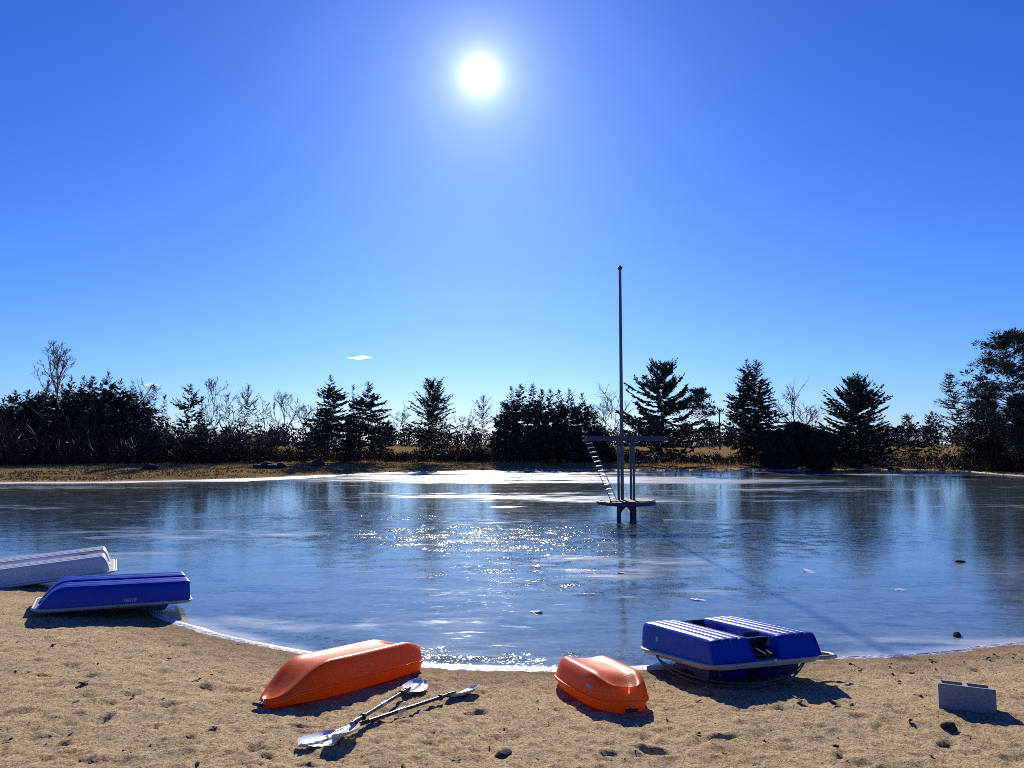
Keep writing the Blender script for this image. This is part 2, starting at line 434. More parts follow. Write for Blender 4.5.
M['snow'] = simple('shore_snow', (0.66, 0.67, 0.67), 0.6, var=0.12, scale=5, bump=0.02, bscale=14)

# ------------------------------------------------------------------ object helpers
def tag(o, label=None, cat=None, group=None, kind=None):
    if label: o['label'] = label
    if cat: o['category'] = cat
    if group: o['group'] = group
    if kind: o['kind'] = kind
    return o
def link(name, mesh, mat=None, parent=None):
    if mat is not None and not mesh.materials:
        mesh.materials.append(mat)
    o = bpy.data.objects.new(name, mesh); col.objects.link(o)
    if parent is not None: o.parent = parent
    return o
def empty(name, loc, rz=0.0, rot=None):
    o = bpy.data.objects.new(name, None); col.objects.link(o)
    o.empty_display_size = 0.2
    o.location = loc; o.rotation_euler = rot if rot is not None else (0, 0, rz)
    return o
def np_mesh(name, V, Fq, smooth=False):
    """mesh from an (n,3) array and an (m,k) array of faces"""
    V = np.asarray(V, np.float32); Fq = np.asarray(Fq, np.int32)
    me = bpy.data.meshes.new(name)
    n, k = Fq.shape
    me.vertices.add(len(V)); me.vertices.foreach_set('co', V.ravel())
    me.loops.add(n * k); me.loops.foreach_set('vertex_index', Fq.ravel())
    me.polygons.add(n); me.polygons.foreach_set('loop_start', np.arange(0, n * k, k, dtype=np.int32))
    me.polygons.foreach_set('loop_total', np.full(n, k, np.int32))
    if smooth:
        me.polygons.foreach_set('use_smooth', np.ones(n, bool))
    me.update(calc_edges=True); me.validate()
    return me
class MB:
    def __init__(s): s.v = []; s.f = []
    def add(s, V, Fs):
        b = len(s.v); s.v += [tuple(map(float, p)) for p in V]; s.f += [tuple(b + i for i in f) for f in Fs]; return s
    def box(s, c, size, rot=None, taper=1.0):
        x, y, z = (q / 2 for q in size)
        V = [Vector((sx * x * (taper if sz > 0 else 1), sy * y * (taper if sz > 0 else 1), sz * z)) for sz in (-1, 1) for sx, sy in ((-1, -1), (1, -1), (1, 1), (-1, 1))]
        if rot is not None:
            Mx = Euler(rot).to_matrix(); V = [Mx @ p for p in V]
        V = [p + Vector(c) for p in V]
        return s.add(V, [(3, 2, 1, 0), (4, 5, 6, 7), (0, 1, 5, 4), (1, 2, 6, 5), (2, 3, 7, 6), (3, 0, 4, 7)])
    def tube(s, pts, r, n=8, cap=True):
        pts = [Vector(p) for p in pts]
        rs = r if isinstance(r, (list, tuple)) else [r] * len(pts)
        V = []; Fs = []
        up = None
        for i, p in enumerate(pts):
            t = (pts[min(i + 1, len(pts) - 1)] - pts[max(i - 1, 0)]).normalized()
            if up is None:
                up = Vector((0, 0, 1)) if abs(t.z) < 0.9 else Vector((1, 0, 0))
            a = t.cross(up).normalized(); bb = a.cross(t).normalized(); up = bb
            for k in range(n):
                q = 2 * math.pi * k / n
                V.append(p + (a * math.cos(q) + bb * math.sin(q)) * rs[i])
        for i in range(len(pts) - 1):
            for k in range(n):
                a0 = i * n + k; a1 = i * n + (k + 1) % n
                Fs.append((a0, a1, a1 + n, a0 + n))
        if cap:
            Fs.append(tuple(range(n - 1, -1, -1))); Fs.append(tuple((len(pts) - 1) * n + k for k in range(n)))
        return s.add(V, Fs)
    def loft(s, secs, cap=True, closed=True):
        n = len(secs[0]); V = [p for q in secs for p in q]; Fs = []
        for i in range(len(secs) - 1):
            for k in range(n if closed else n - 1):
                a0 = i * n + k; a1 = i * n + (k + 1) % n
                Fs.append((a0, a1, a1 + n, a0 + n))
        if cap:
            Fs.append(tuple(range(n - 1, -1, -1))); Fs.append(tuple((len(secs) - 1) * n + k for k in range(n)))
        return s.add(V, Fs)
    def mesh(s, name, smooth=None):
        me = bpy.data.meshes.new(name); me.from_pydata(s.v, [], s.f)
        import bmesh
        bm = bmesh.new(); bm.from_mesh(me); bmesh.ops.recalc_face_normals(bm, faces=bm.faces); bm.to_mesh(me); bm.free()
        if smooth is not None:
            me.polygons.foreach_set('use_smooth', np.ones(len(me.polygons), bool))
            me.set_sharp_from_angle(angle=R(smooth))
        me.update(); return me
    def build(s, name, mat, parent=None, smooth=None):
        return link(name, s.mesh(name, smooth), mat, parent)

# ------------------------------------------------------------------ ground
def polar_grid(rs, th):
    RR, TT = np.meshgrid(rs, th, indexing='ij')
    X = RR * np.sin(TT); Y = RR * np.cos(TT)
    n, k = RR.shape
    i, j = np.meshgrid(np.arange(n - 1), np.arange(k - 1), indexing='ij')
    a = (i * k + j).ravel()
    return X.ravel(), Y.ravel(), np.stack([a, a + 1, a + k + 1, a + k], 1)[:, ::-1]
rs = np.concatenate([np.geomspace(1.2, 13, 520)[:-1], np.geomspace(13, 110, 190)[:-1], np.geomspace(110, 4000, 45)])
th = np.concatenate([np.arange(-180, -52, 4), np.arange(-52, 52, 0.24), np.arange(52, 181, 4)]) * math.pi / 180
th[-1] = math.pi
GX, GY, GF = polar_grid(rs, th)
gd = shore_dist_big(GX, GY)
GZ = base_height(GX, GY, gd) + detail_height(GX, GY, gd)
me = np_mesh('ground', np.stack([GX, GY, GZ], 1), GF, smooth=True)
a = me.attributes.new('shore', 'FLOAT', 'POINT'); a.data.foreach_set('value', gd.astype(np.float32))
sandy = 1 - sstep(13, 24, GY + 4 * fbm(GX * 0.3, GY * 0.3, 3, 5))
rim = (1 - sstep(0.2, 0.9, gd + 1.2 * fbm(GX * 0.5, GY * 0.5, 3, 6))) * 0.8
a = me.attributes.new('sand', 'FLOAT', 'POINT'); a.data.foreach_set('value', np.maximum(sandy, rim).astype(np.float32))
tag(link('ground', me, M['ground']), kind='structure')

# ------------------------------------------------------------------ frozen pond
rs = np.concatenate([np.geomspace(6.5, 14, 150)[:-1], np.geomspace(14, 120, 230)])
th = np.arange(-85, 85.1, 0.4) * math.pi / 180
IX, IY, IF = polar_grid(rs, th)
idd = shore_dist_big(IX, IY)
keep = (idd[IF] < 0.5).any(axis=1)
used = np.unique(IF[keep]); remap = np.zeros(len(IX), int); remap[used] = np.arange(len(used))
IX, IY, idd, IF = IX[used], IY[used], idd[used], remap[IF[keep]]
me = np_mesh('frozen_pond', np.stack([IX, IY, np.zeros_like(IX)], 1), IF, smooth=True)
frost = np.zeros_like(IX); glint = np.zeros_like(IX)
def blob(px, py, wx, wy):
    p = on_z(px, py)
    return np.exp(-((IX - p[0]) / wx) ** 2 - ((IY - p[1]) / wy) ** 2)
for px, py, wx, wy, s in [(470, 474, 14, 9, 0.46), (560, 480, 9, 7, 0.34), (400, 478, 6, 4, 0.34), (505, 507, 1.0, 0.9, 0.9), (700, 480, 8, 4, 0.55), (80, 556, 2.2, 1.0, 0.5),
                          (620, 500, 5, 3, 0.45), (850, 474, 9, 2, 0.4), (200, 540, 3, 2, 0.3), (600, 575, 1.6, 0.5, 0.45), (590, 610, 1.2, 0.25, 0.4), (860, 640, 1.6, 0.25, 0.3), (920, 640, 1.3, 0.2, 0.25), (250, 620, 1.8, 0.5, 0.4), (720, 590, 1.4, 0.6, 0.35), (640, 560, 2.5, 0.8, 0.3), (460, 600, 1.5, 0.5, 0.3), (330, 590, 2.0, 0.4, 0.3)]:
    frost += s * blob(px, py, wx, wy)
frost += 0.09 * sstep(16, 26, IY) + 0.07
frost += 0.55 * np.exp(-((idd + 0.05) / 0.22) ** 2) * (IY < 16)
for px, py, wx, wy, s in [(440, 535, 5.0, 2.2, 1.0), (330, 517, 4, 1.6, 0.8), (590, 540, 4, 2, 0.8), (560, 575, 2.5, 1.0, 0.3), (720, 530, 4, 3, 0.6), (480, 565, 4, 1.2, 0.2), (640, 590, 2, 1, 0.5), (640, 545, 3, 2, 0.6)]:
    glint += 1.15 * s * blob(px, py, wx, wy)
glint += np.exp(-((idd + 0.45) / 0.32) ** 2) * (IY < 16) * (0.05 + 0.95 * np.exp(-((IX + 0.5) / 2.0) ** 2))
glint = np.clip(glint + 0.08, 0, 1)
milky = 0.10 + 0.85 * sstep(20.5, 16.0, np.hypot(IX * 0.75, IY) + 5 * fbm(IX * 0.22, IY * 0.3, 4, 71))
for nme, arr in (('shore', -idd), ('frost', frost), ('glint', glint), ('milky', milky)):
    a = me.attributes.new(nme, 'FLOAT', 'POINT'); a.data.foreach_set('value', arr.astype(np.float32))
tag(link('frozen_pond', me, M['ice']), kind='structure')

# rim of white ice and snow along the edge
def resample(P, step_near=0.07, step_far=0.5):
    out = []
    Q = np.vstack([P, P[:1]])
    for a_, b_ in zip(Q[:-1], Q[1:]):
        L_ = np.linalg.norm(b_ - a_); st = step_near if a_[1] < 14 and abs(a_[0]) < 12 else step_far
        n = max(1, int(L_ / st))
        for k in range(n): out.append(a_ + (b_ - a_) * k / n)
    return np.array(out)
SP = resample(SH)
T = np.roll(SP, -1, 0) - np.roll(SP, 1, 0); T /= np.linalg.norm(T, axis=1)[:, None] + 1e-9
Nn = np.stack([-T[:, 1], T[:, 0]], 1)
if np.mean(shore_dist(*(SP + Nn * 0.3).T)) > 0: Nn = -Nn            # points to the water
s_arc = np.cumsum(np.linalg.norm(np.diff(SP, axis=0, prepend=SP[:1]), axis=1))
near = SP[:, 1] < 16
w_near = 0.035 + 0.10 * np.clip(fbm(s_arc * 1.2, s_arc * 0, 4, 8) + 0.35, 0, 1) + 0.07 * np.exp(-((SP[:, 0] + 0.2) / 2.5) ** 2) - 0.05 * sstep(1.8, 3.0, SP[:, 0])
pxs = 512 + SP[:, 0] / np.maximum(SP[:, 1], 1) * F
w_far = np.interp(pxs, [-200, 0, 180, 230, 300, 340, 380, 440, 560, 640, 750, 770, 790, 810, 850, 870, 1100],
                  [1.5, 1.7, 1.2, 3.4, 3.0, 0.8, 0.7, 0.7, 0.5, 0.4, 0.3, 2.0, 2.0, 0.3, 1.8, 0.2, 0.1]) * (0.65 + 0.9 * np.clip(fbm(s_arc * 0.35, s_arc * 0, 3, 9) + 0.35, 0, 1))
w = np.where(near, np.maximum(w_near, 0.02), w_far)
rows = []
for q, zz in ((-0.5, 0.0), (0.0, 0.012), (0.25, 0.016), (0.6, 0.012), (1.0, 0.003)):
    off = np.where(q < 0, q * 0.12, q * w)
    P = SP + Nn * off[:, None]
    jit = 0.25 * w * fbm(s_arc * 6, s_arc * 0 + q * 7, 3, 12) if q > 0.5 else 0
    P = P + Nn * (jit[:, None] if q > 0.5 else 0)
    rows.append(np.column_stack([P, np.full(len(P), zz) * np.where(near, 1, 2.5)]))
V = np.concatenate(rows); n = len(SP)
Fs = []
ii = np.arange(n); jj = (ii + 1) % n
Fs = np.concatenate([np.stack([r * n + ii, r * n + jj, (r + 1) * n + jj, (r + 1) * n + ii], 1) for r in range(4)])
tag(link('shore_ice', np_mesh('shore_ice', V, Fs, True), M['snow']), kind='structure')

# ------------------------------------------------------------------ trees
def prisms(P0, P1, r0, r1, n=4):
    """many tapered sticks at once"""
    P0 = np.asarray(P0, float); P1 = np.asarray(P1, float); r0 = np.broadcast_to(r0, len(P0)); r1 = np.broadcast_to(r1, len(P0))
    t = P1 - P0; t /= np.linalg.norm(t, axis=1)[:, None] + 1e-9
    ref = np.where(np.abs(t[:, 2:3]) < 0.9, np.array([[0, 0, 1.0]]), np.array([[1.0, 0, 0]]))
    a = np.cross(t, ref); a /= np.linalg.norm(a, axis=1)[:, None] + 1e-9
    b = np.cross(a, t)
    V = []
    for P, r in ((P0, r0), (P1, r1)):
        for k in range(n):
            q = 2 * math.pi * k / n
            V.append(P + (a * math.cos(q) + b * math.sin(q)) * r[:, None])
    m = len(P0)
    V = np.stack(V, 1).reshape(-1, 3)
    base = np.arange(m)[:, None] * (2 * n)
    Fq = np.concatenate([base + np.array([[k, (k + 1) % n, n + (k + 1) % n, n + k]]) for k in range(n)])
    return V, Fq
def fronds(C, D, S, l, w):
    """flat needle sprays: diamond quads from C along D, width along S"""
    l = np.asarray(l)[:, None]; w = np.asarray(w)[:, None]
    V = np.stack([C, C + D * l * 0.45 + S * w, C + D * l, C + D * l * 0.45 - S * w], 1).reshape(-1, 3)
    b = np.arange(len(C))[:, None] * 4
    return V, b + np.array([[0, 1, 2, 3]])
def cat(parts):
    Vs, Fs, o = [], [], 0
    for V, Fq in parts:
        Vs.append(V); Fs.append(Fq + o); o += len(V)
    return np.concatenate(Vs), np.concatenate(Fs)
def unit(A):
    return A / (np.linalg.norm(A, axis=1)[:, None] + 1e-9)
def trunk_mesh(h, r, g, lean=0.0, n=7, bend=0.02, cut=1.0):
    k = 9
    z = np.linspace(-0.25, h * cut, k)
    P = np.column_stack([lean * h * (z / h) ** 1.3 + bend * h * (np.sin(z / h * 4 + g.uniform(0, 6)) - 0) * (z / h) * 0.5, bend * h * np.sin(z / h * 5 + g.uniform(0, 6)) * 0.4 * (z / h), z])
    rad = r * (1 - np.clip(z / h, 0, 1)) ** 0.8 + 0.012
    rad[0] *= 1.35
    m = MB().tube([tuple(p) for p in P], list(rad), n)
    return m, P
def branch_set(B, D, L, droop, upturn, k=4):
    """curved limbs: start B, direction D (unit), length L -> points (n,k+1,3)"""
    t = np.linspace(0, 1, k + 1)[None, :, None]
    off = np.zeros((len(B), k + 1, 3)); off[:, :, 2] = (-droop[:, None] * np.linspace(0, 1, k + 1)[None] ** 1.2 + upturn[:, None] * np.linspace(0, 1, k + 1)[None] ** 2.6) * L[:, None]
    return B[:, None, :] + D[:, None, :] * L[:, None, None] * t + off
def conifer(h, width, seed, z0=0.10, levels=42, per=6, dens=20, tip=0.75, leaf=0.48, droop=0.25, upturn=0.22, gap=0.12, lean=0.0, power=0.85, rise=0.35, wide=0.20):
    g = np.random.default_rng(seed)
    tm, P = trunk_mesh(h, h * 0.016 + 0.03, g, lean)
    zs = h * (z0 + (1 - z0) * (np.linspace(0, 1, levels) ** 0.92))
    zs = np.repeat(zs, per) + g.normal(0, h * 0.008, levels * per)
    zs = np.clip(zs, h * z0 * 0.8, h * 0.985)
    u = (zs / h - z0) / (1 - z0); u = np.clip(u, 0, 1)
    prof = np.maximum((1 - u) ** power, 0.035) * np.clip(0.6 + u * 4.0, 0, 1)
    lobes = 1 + 0.22 * np.sin(u * 19 + g.uniform(0, 6)) + g.normal(0, 0.14, len(u))
    L = np.maximum(0.18, width / 2 * prof * lobes)
    keepb = g.random(len(L)) > gap
    zs, u, L = zs[keepb], u[keepb], L[keepb]
    az = g.uniform(0, 2 * math.pi, len(L))
    el = rise * (u * 1.6 - 0.35) + g.normal(0, 0.10, len(L))
    D = np.column_stack([np.cos(az) * np.cos(el), np.sin(az) * np.cos(el), np.sin(el)])
    cx = np.interp(zs, P[:, 2], P[:, 0]); cy = np.interp(zs, P[:, 2], P[:, 1])
    B = np.column_stack([cx, cy, zs])
    pts = branch_set(B, D, L, droop * (1 - 0.6 * u), np.full(len(L), upturn) * g.uniform(0.4, 1.4, len(L)))
    parts_b = [prisms(pts[:, i], pts[:, i + 1], 0.010 * h / 10 + 0.022 * (1 - i / 4) * np.minimum(1, L), 0.008, 3) for i in range(4)]
    # needle sprays along each limb
    nper = np.maximum(3, (L * dens).astype(int))
    idx = np.repeat(np.arange(len(L)), nper)
    t = g.random(len(idx)) ** 0.75 * 1.02
    seg = np.clip((t * 4).astype(int), 0, 3); fr = t * 4 - seg
    C = pts[idx, seg] * (1 - fr)[:, None] + pts[idx, seg + 1] * fr[:, None]
    T_ = unit(pts[idx, seg + 1] - pts[idx, seg])
    side = unit(np.cross(T_, np.array([[0, 0, 1.0]])))
    sgn = g.choice([-1.0, 1.0], len(idx))[:, None]
    ang = g.uniform(0.1, 1.1, len(idx))[:, None]
    Dd = unit(T_ * np.cos(ang) + side * sgn * np.sin(ang) + np.array([[0, 0, 1.0]]) * g.normal(-0.16, 0.28, (len(idx), 1)))
    S = unit(np.cross(Dd, unit(g.normal(0, 1, (len(idx), 3)))))
    fl = leaf * g.uniform(0.5, 1.25, len(idx)) * np.clip(L[idx] * (1.15 - t) * 0.9 + 0.25, 0.25, 1.0) * np.clip(0.38 + L[idx] * 0.7, 0.38, 1.0)
    parts_f = [fronds(C, Dd, S, fl, fl * g.uniform(wide * 0.7, wide * 1.4, len(idx)))]
    # leader
    k = 14
    zl = g.uniform(h * 0.93, h * 1.0, k); a_ = g.uniform(0, 6.28, k)
    Dl = unit(np.column_stack([np.cos(a_) * 0.5, np.sin(a_) * 0.5, g.uniform(0.3, 1.2, k)]))
    parts_f.append(fronds(np.column_stack([np.interp(zl, P[:, 2], P[:, 0]), np.interp(zl, P[:, 2], P[:, 1]), zl]), Dl, unit(np.cross(Dl, g.normal(0, 1, (k, 3)))), np.full(k, leaf * 0.6), np.full(k, leaf * 0.10)))
    return tm, cat(parts_b), cat(parts_f)
def pine(h, width, seed, z0=0.3, limbs=60, clump=0.55, per=46, rise=0.25, power=0.5, lean=0.0, gap=0.0, top_round=0.9, leaf=0.30, ndl=0.10, sub=3):
    """pine: fewer, stouter limbs that carry rounded tufts of needles"""
    g = np.random.default_rng(seed)
    tm, P = trunk_mesh(h, h * 0.017 + 0.04, g, lean, bend=0.03, cut=0.97)
    u = np.sort(g.random(limbs)) ** 1.2; zs = h * (z0 + (0.97 - z0) * u)
    prof = np.where(u < 0.35, 0.72 + 0.8 * u, 1.0) * (1 - np.clip((u - 0.3) / 0.72, 0, 1) ** (1.5 / power)) ** 0.75
    L = np.maximum(0.25, width / 2 * prof * g.uniform(0.62, 1.12, limbs))
    az = np.arange(limbs) * 2.4 + g.normal(0, 0.5, limbs)
    el = rise * (0.2 + u * 1.5) + g.normal(0, 0.12, limbs)
    D = np.column_stack([np.cos(az) * np.cos(el), np.sin(az) * np.cos(el), np.sin(el)])
    B = np.column_stack([np.interp(zs, P[:, 2], P[:, 0]), np.interp(zs, P[:, 2], P[:, 1]), zs])
    pts = branch_set(B, D, L, np.full(limbs, 0.10), g.uniform(0.1, 0.35, limbs))
    parts_b = [prisms(pts[:, i], pts[:, i + 1], (0.012 + 0.012 * L) * (1 - i / 4.6), (0.012 + 0.012 * L) * (1 - (i + 1) / 4.6), 4) for i in range(4)]
    # secondary limbs
    sb, se = [], []
    CC = [pts[:, 4]]
    for k in range(sub):
        t = g.uniform(0.35, 0.95, limbs); seg = np.clip((t * 4).astype(int), 0, 3); fr = t * 4 - seg
        p = pts[np.arange(limbs), seg] * (1 - fr)[:, None] + pts[np.arange(limbs), seg + 1] * fr[:, None]
        d = unit(D + g.normal(0, 0.65, (limbs, 3)) + np.array([[0, 0, 0.25]]))
        e = p + d * (L * g.uniform(0.16, 0.38, limbs))[:, None]
        sb.append(p); se.append(e); CC.append(e)
    parts_b.append(prisms(np.concatenate(sb), np.concatenate(se), 0.018, 0.008, 3))
    CC = np.concatenate(CC + [np.array([[P[-1, 0], P[-1, 1], h * 0.97]])])
    if gap: CC = CC[g.random(len(CC)) > gap]
    m = len(CC)
    idx = np.repeat(np.arange(m), per)
    rad = clump * g.uniform(0.6, 1.25, m)
    off = unit(g.normal(0, 1, (len(idx), 3))) * (g.random(len(idx)) ** 0.5)[:, None] * rad[idx][:, None]
    off[:, 2] *= 0.55
    C = CC[idx] + off
    Dd = unit(off + g.normal(0, 0.25, off.shape) * clump + np.array([[0, 0, 0.15]]))
    S = unit(np.cross(Dd, g.normal(0, 1, (len(idx), 3))))
    fl = leaf * g.uniform(0.6, 1.3, len(idx))
    return tm, cat(parts_b), fronds(C, Dd, S, fl, fl * ndl / leaf * g.uniform(0.6, 1.3, len(idx)))
def bare_tree(h, width, seed, depth=5, z0=0.25, rise=0.9, limbs=13, thick=1.0, lean=0.0):
    """leafless broadleaf: forks down to twigs"""
    g = np.random.default_rng(seed)
    tm, P = trunk_mesh(h * 0.92, (h * 0.011 + 0.035) * thick, g, lean, bend=0.035)
    P0s, P1s, R0, R1 = [], [], [], []
    zs = h * g.uniform(z0, 0.88, limbs); az = np.arange(limbs) * 2.4 + g.normal(0, 0.4, limbs)
    B = np.column_stack([np.interp(zs, P[:, 2], P[:, 0]), np.interp(zs, P[:, 2], P[:, 1]), zs])
    el = rise + g.normal(0, 0.15, limbs)
    D = np.column_stack([np.cos(az) * np.cos(el), np.sin(az) * np.cos(el), np.sin(el)])
    L = np.minimum(width / 2 / np.maximum(0.35, np.cos(el)), (h - zs) * 1.05) * g.uniform(0.55, 0.9, limbs)
    r = (0.014 + 0.011 * L) * thick
    for lv in range(depth):
        m = B + D * (L * 0.5)[:, None] + g.normal(0, 0.05, B.shape) * L[:, None]
        E = m + unit(D + g.normal(0, 0.16, D.shape) + np.array([[0, 0, 0.12]])) * (L * 0.5)[:, None]
        P0s += [B, m]; P1s += [m, E]; R0 += [r, r * 0.8]; R1 += [r * 0.8, r * 0.6]
        if lv == depth - 1: break
        kids = 3 if lv < 3 else 2
        idx = np.repeat(np.arange(len(B)), kids)
        t = g.uniform(0.45, 1.0, len(idx))[:, None]
        B2 = np.where(t < 0.5, B[idx] + (m[idx] - B[idx]) * t * 2, m[idx] + (E[idx] - m[idx]) * (t * 2 - 1))
        D2 = unit(D[idx] + g.normal(0, 0.48, (len(idx), 3)) + np.array([[0, 0, 0.22]]))
        L2 = L[idx] * g.uniform(0.38, 0.68, len(idx)); r2 = np.maximum(0.0105, r[idx] * 0.60)
        B, D, L, r = B2, D2, L2, r2
    A_, B_ = np.concatenate(P0s), np.concatenate(P1s)
    kz = h / np.percentile(B_[:, 2], 99.7)
    A_[:, 2] *= kz; B_[:, 2] *= kz; tm.v = [(x, y, z * kz) for x, y, z in tm.v]
    return tm, prisms(A_, B_, np.concatenate(R0), np.concatenate(R1), 3), None
def dead_conifer(h, width, seed, lean=0.0):
    """larch without needles: level limbs with hanging twigs"""
    g = np.random.default_rng(seed)
    tm, P = trunk_mesh(h, h * 0.014 + 0.03, g, lean)
    n = 110
    u = g.random(n) ** 0.9; zs = h * (0.25 + 0.73 * u)
    L = width / 2 * (1 - u) ** 0.7 * g.uniform(0.5, 1.05, n) + 0.2
    az = g.uniform(0, 6.28, n); el = g.normal(0.12, 0.12, n)
    D = np.column_stack([np.cos(az) * np.cos(el), np.sin(az) * np.cos(el), np.sin(el)])
    B = np.column_stack([np.interp(zs, P[:, 2], P[:, 0]), np.interp(zs, P[:, 2], P[:, 1]), zs])
    pts = branch_set(B, D, L, np.full(n, 0.12), np.full(n, 0.3))
    parts = [prisms(pts[:, i], pts[:, i + 1], 0.055 * (1 - i / 5), 0.055 * (1 - (i + 1) / 5), 3) for i in range(4)]
    k = 12
    idx = np.repeat(np.arange(n), k); t = g.random(n * k); seg = np.clip((t * 4).astype(int), 0, 3); fr = t * 4 - seg
    C = pts[idx, seg] * (1 - fr)[:, None] + pts[idx, seg + 1] * fr[:, None]
    E = C + unit(D[idx] + g.normal(0, 0.7, (n * k, 3))) * g.uniform(0.1, 0.42, n * k)[:, None]
    parts.append(prisms(C, E, 0.022, 0.012, 3))
    return tm, cat(parts), None

def plant_tree(name, label, px, top, base_Y, made, mat, group=None, bark='bark', rz=0.0, cat_='tree'):
    p = at_depth(px, 450, base_Y)
    z = h1(p[0], p[1])
    root = empty(name, (p[0], p[1], z - 0.05), rz)
    tag(root, label, cat_, group)
    tm, br, fo = made
    tr = tm.build('trunk', M[bark], root, smooth=60)
    if fo is None:
        link('crown', np_mesh('crown', *br), M[bark], root)
    else:
        link('limbs', np_mesh('limbs', *br), M[bark], root)['kind'] = 'stuff'
        link('crown', np_mesh('crown', *fo), M[mat], root)
    return root
def tree_height(px, top, Y):
    p = at_depth(px, 450, Y); q = at_depth(px, top, Y)
    return q[2] - h1(p[0], p[1]) + 0.05
def wpx(w, Y): return w / F * Y

seed = 100
# woods at the left: spruces packed together
left = [(-14, 392, 60), (2, 399, 58), (12, 391, 62), (26, 390, 60), (36, 392, 66), (46, 380, 62), (58, 384, 67), (68, 377, 61), (80, 377, 65), (90, 376, 62), (98, 384, 59), (106, 372, 64), (119, 379, 62), (129, 388, 66), (139, 392, 61)]
names_l = ['at the frame edge', 'second from the frame edge', 'short and narrow', 'with a leaning tip', 'hidden low between two taller ones', 'broad, left of the tall bare tree', 'just right of the tall bare tree',
           'with twin side tips', 'in the thick of the left woods', 'with a thin tip', 'low at the front', 'tallest', 'right of the tallest', 'with ragged limbs', 'last at the right end']
for (px, top, Y), nm in zip(left, names_l):
    Y += 9
    seed += 1
    h = tree_height(px, top, Y)
    plant_tree('spruce_tree', 'dark spruce in the left woods, ' + nm, px, top, Y,
               conifer(h, wpx(50, Y), seed, z0=0.03, levels=38, per=6, dens=14, leaf=0.46, gap=0.06, power=0.62 + 0.25 * random.random(), wide=0.28), 'spruce', 'spruces of the left woods', rz=seed)
def T_conifer(name, label, px, top, Y, w, mat='spruce', group=None, **kw):
    global seed
    seed += 1
    h = tree_height(px, top, Y)
    return plant_tree(name, label, px, top, Y, conifer(h, wpx(w, Y), seed, **kw), mat, group, rz=seed * 0.7)
def T_pine(name, label, px, top, Y, w, mat='pine', group=None, **kw):
    global seed
    seed += 1
    h = tree_height(px, top, Y)
    return plant_tree(name, label, px, top, Y, pine(h, wpx(w, Y), seed, **kw), mat, group, rz=seed * 0.7)
def T_bare(name, label, px, top, Y, w, group=None, bark='bark_pale', **kw):
    global seed
    seed += 1
    h = tree_height(px, top, Y)
    return plant_tree(name, label, px, top, Y, bare_tree(h, wpx(w, Y), seed, **kw), None, group, bark=bark, rz=seed * 0.7)
BG = 'leafless trees on the far bank'
T_bare('bare_tree', 'tall leafless tree rising above the left woods', 55, 340, 57, 26, BG, z0=0.52, rise=1.25, limbs=13, thick=1.5)
T_bare('bare_tree', 'thin leafless tree poking out left of the tall bare tree', 41, 366, 59, 16, BG, z0=0.5, rise=1.15, limbs=7)
T_conifer('spruce_tree', 'ragged spruce at the right end of the left woods', 151, 385, 62, 30, z0=0.08, gap=0.14, dens=16)
T_conifer('spruce_tree', 'small spruce leaning out right of the left woods', 163, 396, 64, 26, z0=0.1, gap=0.14, dens=16)
T_bare('bare_tree', 'leafless tree behind the right end of the left woods', 135, 378, 72, 30, BG)
T_conifer('pine_tree', 'open pine with ragged limbs right of the left woods', 190, 385, 64, 44, 'pine', z0=0.22, levels=26, per=5, dens=17, gap=0.28, power=0.45, leaf=0.36, wide=0.18, rise=0.35, droop=0.05, upturn=0.3)
T_conifer('spruce_tree', 'slim spruce beside the open ragged pine, right of the left woods', 201, 398, 66, 22, z0=0.1)
T_bare('bare_tree', 'slender leafless tree right of the open pine', 213, 378, 68, 22, BG, rise=1.1)
T_bare('bare_tree', 'leafless tree left of the feathery thin pine', 228, 390, 70, 30, BG)
T_conifer('pine_tree', 'feathery thin pine among leafless trees left of centre', 246, 386, 70, 44, 'pine', z0=0.2, levels=36, per=5, dens=7, gap=0.35, power=0.5, leaf=0.32, wide=0.12, rise=0.8, droop=0.0)
T_bare('bare_tree', 'leafless tree between the feathery pine and the round bare tree', 264, 396, 72, 26, BG)
T_bare('bare_tree', 'round crowned leafless tree left of the tall spruce pair', 283, 391, 74, 32, BG, thick=1.2)
T_bare('bare_tree', 'thin leafless tree touching the left side of the spruce pair', 305, 398, 84, 24, BG, rise=1.1)
T_conifer('spruce_tree', 'tall open spruce, left one of the pair left of centre', 329, 376, 72, 66, z0=0.16, levels=34, per=5, dens=34, gap=0.14, leaf=0.40, power=0.74, wide=0.17)
T_conifer('spruce_tree', 'narrow spruce squeezed between the two tall open spruces', 352, 386, 76, 26, z0=0.12, gap=0.15)
T_conifer('spruce_tree', 'tall open spruce, right one of the pair left of centre', 368, 382, 73, 64, z0=0.15, levels=34, per=5, dens=34, gap=0.14, leaf=0.40, power=0.72, wide=0.17)
T_bare('bare_tree', 'small leafless tree between the spruce pair and the oval pine', 402, 405, 86, 24, BG)
T_conifer('pine_tree', 'oval pine with see-through crown left of the dense grove', 432, 384, 74, 56, 'pine', z0=0.12, levels=50, per=6, dens=17, gap=0.12, power=0.40, leaf=0.34, wide=0.15, rise=0.7, droop=0.0, upturn=0.12)
T_bare('bare_tree', 'low leafless tree right of the oval pine', 462, 410, 80, 26, BG)
T_conifer('pine_tree', 'thin lacy pine touching the left edge of the dense grove', 483, 397, 78, 46, 'pine', z0=0.15, levels=34, per=5, dens=7, gap=0.35, power=0.5, leaf=0.32, wide=0.12, rise=0.8, droop=0.0)
GR = 'spruces of the dense grove'
